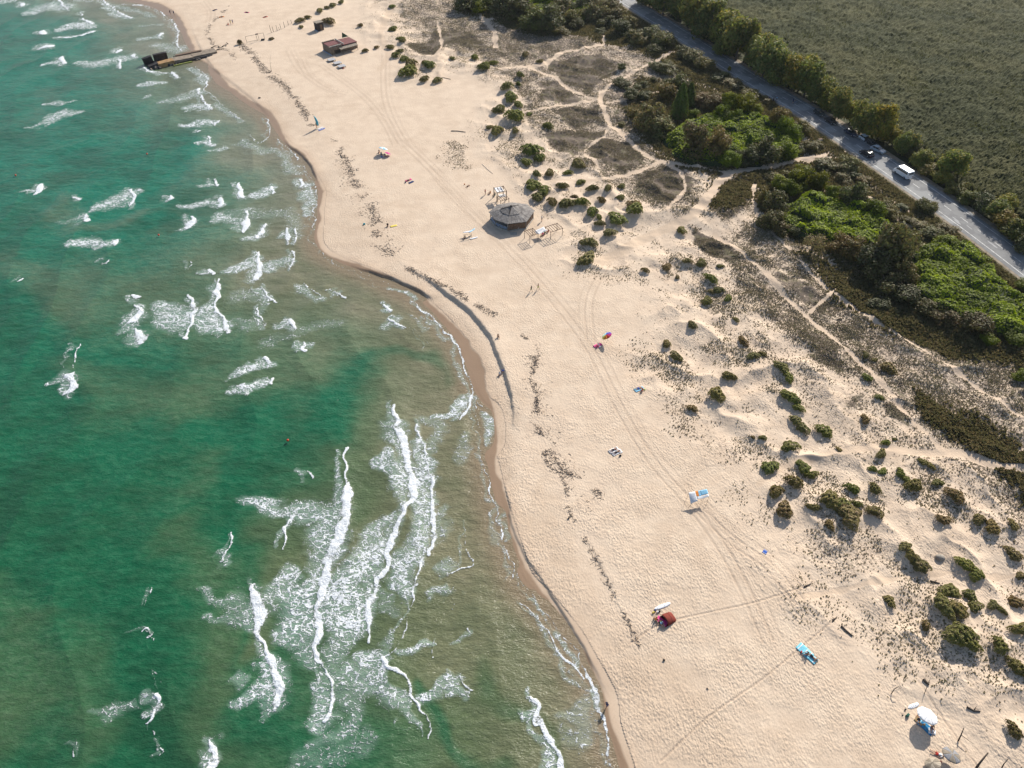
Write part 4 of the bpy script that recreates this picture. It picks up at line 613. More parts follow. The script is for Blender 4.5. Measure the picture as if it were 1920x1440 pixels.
# groves between dunes and road: x, y foot, width, kind (b dull bush, v vine covered, c tall cone, t tree), height ratio, tint
GREYB = (1.25, 1.15, 1.2); DKB = (.78, .82, .8)
GROVES = {'the top grove': [(878, 16, 50, 'b', .6, DKB), (905, 22, 46, 'v', .6, (1.2, 1, 1)), (945, 26, 52, 'b', .8, DKB), (968, 36, 50, 'b', .9, DKB), (994, 34, 34, 'v', .8, (1.3, 1.05, 1)), (930, 8, 60, 'b', .7, DKB), (985, 4, 40, 'v', .7, (1.3, 1.1, 1)), (1002, 52, 50, 'b', .75, (.95, 1, .8)), (1035, 54, 52, 'b', .95, DKB), (1048, 30, 44, 'b', .9, GREYB), (1020, 8, 46, 'v', .7, (1, 1, 1)), (1070, 42, 36, 'b', .7, (1.1, 1.1, .8)), (1082, 22, 40, 'b', .7, DKB), (1105, 10, 44, 'b', .7, GREYB), (1095, 32, 26, 'b', .7, (1.3, 1.2, .7)), (1060, 8, 40, 'b', .8, DKB), (1115, 36, 42, 'b', .7, GREYB), (1080, 52, 30, 'b', .6, DKB), (1050, 64, 34, 'b', .5, (1.1, 1, .8)), (1142, 22, 40, 'b', .7, GREYB), (1135, 50, 36, 'b', .7, DKB), (1158, 38, 38, 'b', .7, GREYB), (1165, 62, 38, 'b', .65, DKB), (1180, 50, 30, 'b', .7, GREYB), (1125, 62, 22, 'b', .5, DKB), (1190, 76, 34, 'b', .65, DKB)],
 'the bushes along the left edge of the upper road': [(1195, 80, 38, 'b', .7, GREYB), (1218, 76, 44, 'b', .7, Gy), (1240, 88, 42, 'b', .75, GREYB), (1228, 98, 34, 'b', .5, DKB), (1256, 84, 30, 'b', .9, Gy), (1278, 108, 36, 'b', .6, DKB), (1298, 116, 40, 'b', .65, GREYB), (1318, 128, 38, 'b', .6, (1.1, 1.05, .8)), (1350, 148, 40, 'b', .4, DKB), (1372, 160, 40, 'b', .35, (1.2, 1, .8)), (1385, 170, 26, 'b', .5, DKB), (1408, 180, 34, 'b', .4, (1.2, 1, .9)), (1440, 192, 30, 'b', .35, (1.2, 1, .8))],
 'the dark bushes on the heath left of the first vine thicket': [(1250, 133, 44, 'b', .4, (1, .95, .8)), (1228, 130, 30, 'b', .4, DKB), (1225, 152, 14, 'b', .7, DKB), (1165, 160, 34, 'b', .45, DKB), (1200, 165, 30, 'b', .5, DKB), (1180, 182, 34, 'b', .5, DKB), (1205, 185, 30, 'b', .5, DKB), (1166, 128, 16, 'b', .7, DKB), (1190, 218, 26, 'b', .7, (1.2, 1, .7)), (1166, 236, 18, 'b', .5, (1.1, 1, .8))],
 'the first vine thicket': [(1218, 240, 56, 'b', .95, GREYB), (1242, 256, 50, 'b', .9, GREYB), (1250, 190, 44, 'b', .9, (1.2, 1, .8)), (1266, 175, 42, 'b', .9, DKB), (1272, 220, 40, 'c', 1.8, (.8, 1.1, .7)), (1290, 200, 36, 'c', 1.5, (.9, 1.15, .8)), (1340, 200, 36, 'b', .7, (1.3, 1, 1)), (1318, 195, 40, 'b', .6, (1.3, 1.05, 1.2)), (1300, 222, 28, 'v', .8, (.8, .85, .8)), (1350, 228, 42, 'v', .9, (.75, .8, .8)), (1365, 212, 42, 'v', 1.1, (1, .9, 1)), (1392, 214, 46, 'v', 1.1, (1, .85, 1)), (1376, 232, 36, 'v', .9, (.7, .75, .8)), (1418, 212, 26, 'v', .8, (1.1, .95, .8)), (1456, 236, 38, 'b', 1.15, (1.2, 1.0, .7)), (1468, 252, 44, 'v', .9, (.75, .8, .8)), (1486, 264, 44, 'v', .8, (.85, .9, .8)), (1500, 250, 34, 'b', .7, (1.2, 1.1, .8)), (1300, 290, 52, 'b', 1.25, (1.15, 1, 1)), (1338, 292, 50, 'b', 1.2, (1.25, 1.05, 1)), (1272, 276, 36, 'v', .7, (1.1, 1, .8)), (1258, 262, 28, 'v', .7, (1.1, 1, .8)), (1368, 310, 42, 'v', .8, (.8, .85, .9)), (1398, 308, 42, 'b', .9, DKB), (1432, 302, 54, 'b', .85, DKB), (1470, 296, 46, 'v', .9, (.9, .9, .9)), (1490, 288, 26, 'v', .7, (1.1, 1, .8)), (1402, 278, 20, 'c', 1.4, (.8, 1.3, .6))],
 'the bushes where the sand path meets the road': [(1496, 284, 28, 'b', .6, DKB), (1514, 281, 32, 'b', .65, (1.2, 1.05, 1)), (1530, 277, 24, 'b', .55, GREYB), (1450, 335, 30, 'b', .5, GREYB), (1480, 331, 28, 'b', .5, (1.2, 1.1, .8)), (1545, 318, 46, 'b', .55, GREYB), (1568, 322, 36, 'b', .55, (1.2, 1.05, 1)), (1590, 316, 40, 'b', .6, GREYB), (1580, 338, 36, 'b', .55, GREYB), (1602, 334, 24, 'b', .5, DKB), (1616, 342, 30, 'b', .5, (1.3, 1, .9)), (1730, 396, 36, 'b', .75, DKB), (1745, 390, 24, 'b', .6, (1.2, 1.1, .8)), (1690, 390, 22, 'b', .4, DKB), (1722, 428, 34, 'b', .4, GREYB), (1742, 442, 40, 'b', .5, DKB), (1775, 432, 36, 'b', .35, (1.2, 1, .8)), (1700, 415, 26, 'b', .45, (1.1, 1, .8))],
 'the second vine thicket': [(1436, 380, 34, 'b', .9, (1.2, 1, .7)), (1448, 402, 46, 'b', 1.1, DKB), (1440, 428, 44, 'b', .9, (.9, .8, .8)), (1460, 352, 44, 'v', .7, (1.1, 1, .9)), (1480, 362, 40, 'v', .8, (.8, .75, .8)), (1498, 350, 56, 'v', .85, (.85, .7, .8)), (1530, 355, 50, 'v', .9, (.9, .75, .8)), (1556, 372, 34, 'v', 1.0, (.85, .8, .9)), (1592, 378, 48, 'b', 1.0, DKB), (1616, 372, 34, 'b', .8, GREYB), (1632, 410, 46, 'v', 1.0, (.7, .75, .8)), (1652, 392, 34, 'b', .7, GREYB), (1670, 405, 34, 'b', .6, (1.2, 1.1, .9)), (1460, 436, 40, 'b', .8, (.9, .8, .8)), (1490, 444, 30, 'b', .8, DKB), (1575, 470, 46, 'b', .8, (1.3, .95, .8)), (1600, 478, 46, 'b', .8, (1.2, .9, .8)), (1556, 448, 30, 'v', .7, (1.1, 1, .9)), (1625, 500, 56, 'b', .9, (.8, .8, .9)), (1664, 492, 76, 'b', 1.25, (.95, .9, .9)), (1690, 470, 44, 'b', 1.1, (1.1, .95, .9)), (1640, 520, 50, 'b', .9, DKB)],
 'the third vine thicket': [(1660, 545, 56, 'b', .75, (.85, .8, .9)), (1690, 530, 46, 'b', .95, (1.15, .95, .8)), (1700, 566, 56, 'b', .7, (.8, .78, .9)), (1735, 585, 54, 'b', .6, (.9, .8, .8)), (1768, 600, 48, 'b', .6, (.95, .8, .8)), (1648, 574, 40, 'b', .5, DKB), (1828, 622, 62, 'b', .75, (.8, .7, .75)), (1770, 466, 50, 'v', .7, (.95, .95, .9)), (1800, 476, 36, 'v', .7, (1.3, 1, 1)), (1792, 500, 44, 'v', .6, (1, 1, 1)), (1836, 498, 40, 'v', .6, (1.1, 1, 1)), (1852, 640, 36, 'v', .5, (.8, .8, .8)), (1900, 640, 60, 'v', .45, (.9, .85, .8)), (1916, 712, 40, 'v', .7, (.8, .8, .8)), (1918, 540, 40, 'v', .6, (1, .95, 1)), (1720, 470, 40, 'b', .4, (1.2, 1.1, .9))]}
for gname, L in GROVES.items():
    rk = ranks(L, lambda s: s[0])
    for i, (px, py, wd, kd, hr, t) in enumerate(L):
        me = {'b': BUSH[i % 4], 'v': VBUSH[i % 3], 'c': CONE[i % 2], 't': TREES[i % 4]}[kd]
        tone = 'grey green' if t in (GREYB, Gy) else 'dark' if t[0] < 1 else 'yellowish' if t[0] > 1.15 and t[2] < 1 else 'green'
        nm = {'b': 'bush', 'v': 'vine_covered_bush', 'c': 'pointed_tree'}[kd]
        plant(nm, px, py, wd * (1.12 if kd == 'b' else .95), me, BTRK if kd != 'c' else TRK[0], hr * .95, t, i, .15, tname='stem' if kd != 'c' else 'trunk', label=f'{tone} {nm.replace("_", " ").replace("vine covered", "vine-clad")}, {ORD[rk[i]]} from left in {SHORT[gname]}', cat='tree' if kd == 'c' else 'bush', group=gname)
bm_ = crown_mesh('crown', 300, 16, 1100, .035, DULL, .35, 1.1, .8)
plant('bare_tree', 1521, 472, 48, bm_, trunk_mesh('trunk', 61, bark, .8, .03, 9, .38), 1.0, (1.5, 1.3, 1.6), 8, label='thin grey half bare tree standing alone below the second vine thicket', cat='tree')
plant('small_roadside_tree', 1366, 134, 9, TREES[2], TRK[1], 1.2, (1.5, 1.3, .9), 8, label='small pale green young tree growing out of the road edge', cat='tree')

# vine blankets inside the groves
def vines(name, poly, lab, seed, h_=1.6, dens=22):
    L = W(poly, 1.5); rng = np.random.default_rng(seed); x0, x1, y0, y1 = L[:, 0].min(), L[:, 0].max(), L[:, 1].min(), L[:, 1].max(); st = .45
    gx, gy = np.meshgrid(np.arange(x0 - 2, x1 + 2, st), np.arange(y0 - 2, y1 + 2, st)); sh = gx.shape; gx, gy = gx.ravel(), gy.ravel()
    e = seg(gx, gy, np.vstack([L, L[:1]]))[0]; inn = pip(gx, gy, L); e = np.where(inn, e, -e)
    def worley(a, b, c, sd_):
        a, b = a / c, b / c; i, j = np.floor(a).astype(np.int64), np.floor(b).astype(np.int64); best = np.full(a.shape, 9.); hv = np.zeros(a.shape)
        for di in (-1, 0, 1):
            for dj in (-1, 0, 1):
                q1, q2 = i + di, j + dj; dd = (q1 + _h(q1, q2, sd_) - a) ** 2 + (q2 + _h(q1, q2, sd_ + 1) - b) ** 2; k = dd < best; best = np.where(k, dd, best); hv = np.where(k, _h(q1, q2, sd_ + 2), hv)
        return np.sqrt(np.clip(1 - best * 1.1, 0, 1)) * (.45 + .75 * hv)
    def surf(a, b, e_):
        wa, wb = a + fbm(a, b, 4, 2, seed + 5) * 1.2, b + fbm(a, b, 4, 2, seed + 6) * 1.2; lump = worley(wa, wb, 4.6, seed); l2 = worley(wa, wb, 1.9, seed + 30)
        return (h_ * (.1 + 1.25 * lump) + .55 * l2 + .4 * fbm(a, b, 9, 2, seed + 7)) * sst(-.8, 2.4, e_ + fbm(a, b, 3, 2, seed + 8)) + .3
    gz = height(gx, gy) * .0 + 1.0 + surf(gx, gy, e) - .55; keep = e > -1.2; idx = np.nonzero(keep)[0]; rm = np.full(len(gx), -1); rm[idx] = np.arange(len(idx)); F = rm[grid_faces(*sh, keep)]
    base = np_mesh(name, np.c_[gx, gy, gz][idx], F, mat('vine_undergrowth', (.03, .045, .012), .9, .4, 2)); tag(base, lab, 'undergrowth', kind='stuff')
    n = int((x1 - x0) * (y1 - y0) * dens); px, py = rng.uniform(x0, x1, n), rng.uniform(y0, y1, n); ok = pip(px, py, L); px, py = px[ok], py[ok]; e = seg(px, py, np.vstack([L, L[:1]]))[0]
    d_ = .25; z0 = surf(px, py, e); zx = surf(px + d_, py, e) - z0; zy = surf(px, py + d_, e) - z0; n = len(px)
    p = np.c_[px, py, 1.0 + z0 - .45 + rng.uniform(-.35, .22, n)]; nr = np.c_[-zx / d_, -zy / d_, np.ones(n)] + rng.normal(size=(n, 3)) * .3
    V, F = cards(p, nr, .42 * rng.uniform(.5, 1.3, n), rng); np_mesh('leaves', V, F, leafmat('vine_blanket_leaves', (.14, .180, .006), (.34, .42, .016), .42, False), {'lv': lv_attr(n, 4, rng, .5 + .5 * fbm(px, py, 4, 2, seed + 2))}, False, base)
vines('vine_thicket', [(1246, 258), (1285, 232), (1320, 220), (1400, 216), (1455, 228), (1500, 258), (1500, 290), (1440, 304), (1370, 308), (1300, 303), (1262, 292)], 'bright green vine blanket inside the uppermost grove beside the sand path', 401, 1.9)
vines('vine_thicket', [(1470, 385), (1500, 372), (1560, 368), (1620, 385), (1668, 412), (1690, 440), (1640, 470), (1580, 462), (1530, 448), (1478, 432), (1462, 412)], 'bright green vine blanket inside the middle grove', 402, 1.9)
vines('vine_thicket', [(1702, 480), (1730, 465), (1780, 452), (1812, 462), (1850, 496), (1875, 530), (1910, 555), (1950, 560), (1990, 640), (1930, 650), (1870, 640), (1800, 612), (1740, 590), (1700, 560)], 'large bright green vine blanket in the lowest grove at the right edge', 403, 2.3)
vines('vine_thicket', [(885, -30), (1140, -30), (1128, 20), (1090, 40), (1030, 40), (960, 26), (890, 14)], 'dark green vine cover in the grove at the top edge', 404, 1.2, 12)

# ---------------------------------------------------------------- tufts: heath, dune grass, wrack
def scatter(name, px, py, hz, hgt, wid, m_, lab, cat, seed, blades=5, lean=.5, z_off=-.03):
    rng = np.random.default_rng(seed); n = len(px); hz = hz + z_off; b = np.arange(blades); an = rng.uniform(0, 6.28, (n, 1)) + b * 6.28 / blades + rng.normal(size=(n, blades)) * .4
    hh = hgt[:, None] * rng.uniform(.6, 1.2, (n, blades)); ww = wid[:, None] * rng.uniform(.6, 1.1, (n, blades)); cx, cy = px[:, None], py[:, None]; ca, sa = np.cos(an), np.sin(an)
    p0 = np.stack([cx - sa * ww * .35, cy + ca * ww * .35, np.broadcast_to(hz[:, None], an.shape)], -1); p1 = np.stack([cx + sa * ww * .35, cy - ca * ww * .35, np.broadcast_to(hz[:, None], an.shape)], -1)
    p2 = np.stack([cx + ca * ww * lean + sa * ww * .3, cy + sa * ww * lean - ca * ww * .3, hz[:, None] + hh * .8], -1); p3 = np.stack([cx + ca * ww * lean - sa * ww * .3, cy + sa * ww * lean + ca * ww * .3, hz[:, None] + hh], -1)
    V = np.stack([p0, p1, p2, p3], 2).reshape(-1, 3); k = n * blades; F = np.arange(4 * k).reshape(-1, 4); att = lv_attr(k, 4, rng, np.repeat(rng.random(n), blades))
    o = np_mesh(name, V, F, m_, {'lv': att}, False); return tag(o, lab, cat, kind='stuff')
rg = np.random.default_rng(77)
_dx = np.gradient(X, axis=1); _dy = np.gradient(Y, axis=0); AREA = (_dx * _dy).ravel(); GX, GY, GH = X.ravel(), Y.ravel(), h0
INV = (np.abs(GX) < .509 * (GY + 100) * 1.16) & (GY > 16) & (GY < 373)
def sow(n, dens):                          # n plants spread by density over the built ground
    wt = np.where(INV, np.clip(dens, 0, None) * AREA, 0); wt = wt / np.clip((GY / 110) , .75, 9) ; i = rg.choice(len(wt), n, p=wt / wt.sum()); return GX[i] + (rg.random(n) - .5) * np.abs(_dx.ravel()[i]), GY[i] + (rg.random(n) - .5) * _dy.ravel()[i], GH[i]
_z = np.clip(.55 + fbm(GX, GY, 4, 3, 501), 0, 1)
n = 110000; gx, gy, gz = sow(n, hea0 * _z * np.clip((GY / 130) ** 2, .12, 1))
scatter('heath', gx, gy, gz, rg.uniform(.05, .17, n), rg.uniform(.12, .30, n), leafmat('heath_twigs', (.22, .17, .125), (.40, .32, .23), .32, False, (.25, .235, .09)), 'low dark brown heath covering the hollows of the dunes', 'heath', 1)
n = 90000; gx, gy, gz = sow(n, np.clip(GY / 120, .3, 1) * dun0 * (1 - pat0) * sst(6, 8, rdd0) * (sst(.0, .8, fbm(GX, GY, 9, 3, 503) + .45 * fbm(GX, GY, 2.5, 2, 505)) + .03))
scatter('dune_grass', gx, gy, gz, rg.uniform(.05, .20, n), rg.uniform(.09, .28, n), leafmat('dune_grass_blades', (.24, .195, .13), (.44, .37, .25), .32, False, (.22, .21, .08)), 'sparse tufts of dry grass scattered over the dunes', 'grass', 2)
n = 110000; gx, gy, gz = sow(n, gra0 * sst(5.9, 6.6, rdd0))
scatter('verge_grass', gx, gy, gz, rg.uniform(.2, .65, n), rg.uniform(.22, .6, n), leafmat('verge_blades', (.095, .095, .032), (.24, .205, .095), .33, False, (.22, .165, .08)), 'rough olive grass round the groves and along the road', 'grass', 3)
WR = [((450, 80), (480, 110), (500, 135), (540, 165), (560, 195), (590, 235), 5, 1.0), ((430, 10), (390, 50), (400, 80), (430, 95), (440, 110), 3, .4), ((625, 262), (650, 300), (665, 340), (690, 375), (705, 410), (700, 430), (720, 465), (760, 490), 6, .8), ((760, 500), (850, 545), (910, 580), (950, 600), (985, 635), (1003, 660), (1000, 700), (1005, 740), (1010, 800), (1040, 860), (1090, 900), (1130, 930), 5, .8), ((1010, 830), (1030, 870), (1060, 900), (1070, 960), (1110, 1030), (1140, 1090), (1170, 1150), (1200, 1210), 3, .35), ((640, 290), (690, 400), (760, 500), 12, .25), ((1000, 640), (1020, 780), (1100, 930), (1130, 960), 14, .25)]
wxs, wys = [], []
for wdef in WR:
    dn_, sp_r = wdef[-1], wdef[-2]; L = smooth(W(wdef[:-2], .9), 6); cl_ = np.cumsum(np.r_[0, np.linalg.norm(np.diff(L, axis=0), axis=1)]); n = int(cl_[-1] * 30 * dn_); t = rg.random(n) * cl_[-1]
    a = np.interp(t, cl_, L[:, 0]); b = np.interp(t, cl_, L[:, 1]); sp = sp_r * mpp(np.mean([p[1] for p in wdef[:-2]])) * .9; a = a + rg.normal(size=n) * sp; b = b + rg.normal(size=n) * sp; ok = fbm(a, b, 3, 2, 507) > -.25 + .2 * rg.random(n); wxs.append(a[ok]); wys.append(b[ok])
wx_, wy_ = np.concatenate(wxs), np.concatenate(wys); n = len(wx_); hz = height(wx_, wy_) + .03; an = rg.uniform(0, 6.28, n); le = rg.uniform(.12, .6, n) * (1 + (rg.random(n) < .04) * 1.5); th = rg.uniform(.012, .04, n)
dx, dy = np.cos(an) * le * .5, np.sin(an) * le * .5; ex, ey = -np.sin(an) * th, np.cos(an) * th; z2 = rg.uniform(0, .12, n)
V = np.stack([np.c_[wx_ - dx - ex, wy_ - dy - ey, hz - .03], np.c_[wx_ + dx - ex, wy_ + dy - ey, hz - .03 + z2], np.c_[wx_ + dx, wy_ + dy, hz + z2 + th], np.c_[wx_ - dx, wy_ - dy, hz + th], np.c_[wx_ + dx + ex, wy_ + dy + ey, hz - .03 + z2], np.c_[wx_ - dx + ex, wy_ - dy + ey, hz - .03]], 1).reshape(-1, 3)
i = np.arange(n)[:, None] * 6; F = np.concatenate([i + [[0, 1, 2, 3]], i + [[3, 2, 4, 5]]]); tag(np_mesh('driftwood_litter', V, F, leafmat('sticks', (.17, .135, .10), (.42, .34, .26), 0, False), {'lv': lv_attr(n, 6, rg)}, False), 'scattered small driftwood and dry weed along the old tide line', 'litter', kind='stuff')
# loose specks over the beach (dark bits standing in for footprint shadows, plus shells, stick ends)
n = 9000; gx, gy, gz = sow(n, (1 - dun0) * (wet0 < .05) * (dsh0 > 4) * (GX < 120))
scatter('beach_specks', gx, gy, gz, rg.uniform(.02, .07, n), rg.uniform(.05, .16, n), leafmat('specks', (.16, .12, .09), (.4, .32, .25), 0, False), 'twigs, shells and dark specks standing in for footprint shadows on the dry sand', 'litter', 4, 3)

# ---------------------------------------------------------------- people
def wang(a, b):
    x0, y0 = P(*a, .9); x1, y1 = P(*b, .9); return math.atan2(y1 - y0, x1 - x0)
SKIN = mat('skin', (.50, .29, .19), .55, .08, 9); SKIN2 = mat('tanned_skin', (.34, .18, .11), .55, .08, 9); EYE = mat('eye_dark', (.02, .015, .01), .2)
def V3(*a): return Vector(a)
def skeleton(pose):
    J = dict(pel=V3(0, 0, .95), che=V3(0, .01, 1.28), nek=V3(0, 0, 1.46), hed=V3(0, .02, 1.60))
    for s, n in ((-1, 'l'), (1, 'r')):
        J['sh' + n] = V3(s * .18, 0, 1.42); J['el' + n] = V3(s * .25, .02, 1.14); J['wr' + n] = V3(s * .26, .10, .90); J['hd' + n] = V3(s * .26, .14, .80)
        J['hi' + n] = V3(s * .10, 0, .90); J['kn' + n] = V3(s * .12, .02, .49); J['an' + n] = V3(s * .12, -.02, .08); J['to' + n] = V3(s * .13, .15, .03)
    if pose == 'walk':
        J['knl'] = V3(-.11, .16, .52); J['anl'] = V3(-.11, .22, .11); J['tol'] = V3(-.11, .38, .05); J['knr'] = V3(.11, -.08, .50); J['anr'] = V3(.11, -.30, .13); J['tor'] = V3(.11, -.16, .04)
        J['ell'] = V3(-.25, -.12, 1.16); J['wrl'] = V3(-.25, -.10, .92); J['hdl'] = V3(-.25, -.06, .83); J['elr'] = V3(.25, .10, 1.16); J['wrr'] = V3(.24, .26, .98); J['hdr'] = V3(.23, .34, .93)
    if pose in ('sit', 'kneel'):
        for k in ('pel', 'che', 'nek', 'hed'): J[k] = J[k] + V3(0, -.02, -.83)
        J['che'] += V3(0, -.08, 0); J['nek'] += V3(0, -.08, 0); J['hed'] += V3(0, -.04, 0)
        for s, n in ((-1, 'l'), (1, 'r')):
            J['sh' + n] = V3(s * .18, -.10, .58); J['el' + n] = V3(s * .26, .02, .36); J['wr' + n] = V3(s * .2, .2, .42); J['hd' + n] = V3(s * .17, .3, .44)
            J['hi' + n] = V3(s * .1, 0, .12); J['kn' + n] = V3(s * .15, .38, .42 if n == 'l' else .30); J['an' + n] = V3(s * .14, .62, .09); J['to' + n] = V3(s * .15, .78, .06)
    if pose in ('lie', 'liefront'):
        for k, p in list(J.items()): J[k] = V3(p.x, -p.z + .9, .13 + p.y * (.5 if pose == 'lie' else .3))
        for s, n in ((-1, 'l'), (1, 'r')):
            J['kn' + n].x = s * .15; J['an' + n].x = s * .2; J['an' + n].z = .08; J['to' + n] = J['an' + n] + V3(s * .06, .04, .14 if pose == 'lie' else -.02)
            J['el' + n] = V3(s * .36, J['el' + n].y, .09); J['wr' + n].x = s * .33; J['hd' + n].x = s * .32; J['wr' + n].z = .07; J['hd' + n].z = .06
        if pose == 'liefront':
            for s, n in ((-1, 'l'), (1, 'r')): J['el' + n] = V3(s * .36, -.62, .08); J['wr' + n] = V3(s * .2, -.82, .07); J['hd' + n] = V3(s * .08, -.88, .06)
    return J
def capsule(b, p, q, r0, r1, k=7):
    b.tube([p, p.lerp(q, .35), q], [r0, (r0 * .6 + r1 * .4) * 1.04, r1], k); b.ball(p, r0, k, 5); b.ball(q, r1, k, 5)
def remesh(o, vs):
    r_ = o.modifiers.new('remesh', 'REMESH'); r_.mode = 'VOXEL'; r_.voxel_size = vs; r_.use_smooth_shade = True; s_ = o.modifiers.new('smooth', 'SMOOTH'); s_.iterations = 2; s_.factor = .4; return o
def person(px, py, pose, rz, label, top=None, bottom=None, hair=(.05, .03, .02), skin=None, loc=None, group=None, dz=0, scale=1.0, long_=False):
    skin = skin or SKIN; X_, Y_, Z_ = loc or ground_place(px, py); root = empty('person', (X_, Y_, Z_ + dz), rz, label=label, cat='person', group=group); root.scale = (scale,) * 3
    J = skeleton(pose); b = MB(); c = capsule
    c(b, J['pel'], J['che'], .125, .135); c(b, J['che'], J['nek'].lerp(J['che'], .35), .14, .09); c(b, J['nek'].lerp(J['che'], .3), J['hed'], .06, .055)
    b.ball(J['hed'], (.078, .095, .115) if pose not in ('lie', 'liefront') else (.078, .115, .095), 10, 8)
    up = (J['hed'] - J['nek']).normalized(); fw = V3(0, 1, 0) if pose not in ('lie', 'liefront') else V3(0, 0, 1 if pose == 'lie' else -1); sd = V3(1, 0, 0)
    b.ball(J['hed'] + fw * .098 - up * .02, .018, 6, 4)
    for s in (-1, 1): b.ball(J['hed'] + sd * .08 * s - up * .01, (.014, .022, .03), 6, 4)
    for n, s in (('l', -1), ('r', 1)):
        c(b, J['sh' + n].lerp(J['nek'], .5), J['sh' + n], .06, .058); c(b, J['sh' + n], J['el' + n], .052, .040); c(b, J['el' + n], J['wr' + n], .040, .027)
        c(b, J['hi' + n], J['kn' + n], .088, .056); c(b, J['kn' + n], J['an' + n], .056, .038); c(b, J['an' + n], J['to' + n], .040, .030); c(b, J['hi' + n], J['pel'], .09, .12)
        hd, wr = J['hd' + n], J['wr' + n]; t = (hd - wr).normalized(); a = t.orthogonal().normalized(); c(b, wr, hd.lerp(wr, .35), .028, .036)
        for k in range(4):
            o_ = a * (.011 * (k - 1.5) * 2); kn = hd.lerp(wr, .25) + o_; ln = (.062, .072, .068, .052)[k]; b.tube([kn, kn + t * ln * .55, kn + t * ln * .9 - fw * .012], [.011, .0095, .008], 6)
        th = hd.lerp(wr, .7) + a * .03; b.tube([th, th + a * .03 + t * .025, th + a * .036 + t * .055], [.012, .011, .009], 6)
    remesh(b.build('body', skin, root), .014)
    if hair is not None:
        h_ = MB(); h_.ball(J['hed'] + up * .022 - fw * .022, tuple(v * 1.04 for v in ((.083, .098, .113) if pose not in ('lie', 'liefront') else (.083, .113, .098))), 10, 8)
        if long_: capsule(h_, J['hed'] - fw * .06, J['che'] - fw * .12, .07, .05)
        remesh(h_.build('hair', mat('hair_%02d%02d%02d' % tuple(int(v * 99) for v in hair), hair, .6), root), .02)
    for s in (-1, 1): e_ = MB(); e_.ball(J['hed'] + sd * .03 * s + fw * .088 + up * .01, .011, 6, 4); e_.build('eye', EYE, root)
    if top:
        g = MB(); c(g, J['pel'].lerp(J['che'], .25), J['che'], .142, .152); c(g, J['che'], J['nek'].lerp(J['che'], .4), .152, .10)
        for n in 'lr': c(g, J['sh' + n].lerp(J['nek'], .5), J['sh' + n], .074, .072); c(g, J['sh' + n], J['sh' + n].lerp(J['el' + n], .55), .068, .06)
        remesh(g.build('shirt', top, root), .022)
    if bottom:
        g = MB(); c(g, J['pel'], J['pel'].lerp(J['che'], .2), .14, .135)
        for n in 'lr': c(g, J['hi' + n], J['hi' + n].lerp(J['kn' + n], .55), .102, .085); c(g, J['hi' + n], J['pel'], .1, .13)
        remesh(g.build('shorts', bottom, root), .022)
    return root
def cloth(n, col, **k): return mat('cloth_' + n, col, .85, .18, 6, spec=.15, **k)
BLK, WHT, RED, BLU, GRN, LIM, PNK, TEA, NAV, ORG, YEL, GRY, SKY_ = (cloth('black', (.02, .02, .025)), cloth('white', (.78, .78, .78)), cloth('red', (.50, .05, .04)), cloth('blue', (.04, .12, .45)), cloth('green', (.05, .22, .10)), cloth('lime', (.38, .62, .08)), cloth('pink', (.72, .08, .28)), cloth('teal', (.03, .32, .38)), cloth('navy', (.02, .04, .13)), cloth('orange', (.72, .25, .05)), cloth('yellow', (.75, .6, .12)), cloth('grey', (.24, .24, .25)), cloth('light_blue', (.30, .60, .78)))
def towel(px, py, rz, ln, wd, m_, label, name='beach_towel', fold=.05, cat='towel', dz=.03, stripes=None):
    X_, Y_, Z_ = ground_place(px, py); rn = random.Random(int(px + py)); b = MB(); a0, a1 = rn.uniform(0, 6), rn.uniform(0, 6); cz, sz = math.cos(rz), math.sin(rz)
    def f(u, v):
        lx, ly = (u - .5) * ln, (v - .5) * wd * (1 + .06 * math.sin(u * 5 + a0)); wx_, wy_ = X_ + lx * cz - ly * sz, Y_ + lx * sz + ly * cz
        return (wx_ - X_, wy_ - Y_, fold * (math.sin(u * 9 + a1) * math.sin(v * 7 + a0) + 1) * .5 + .03)
    o = b.sheet(f, 12, 8, .015).build(name, m_); o.location = (X_, Y_, Z_ + dz); tag(o, label, cat)
    if stripes:
        s_ = MB(); k = len(stripes)
        for i in range(2): s_.sheet(lambda u, v, i=i: tuple(Vector(f(.12 + .7 * i + u * .06, .02 + v * .96)) + Vector((0, 0, .006))), 2, 8, .004)
        s_.build('stripe', stripes[0], o)
    return o
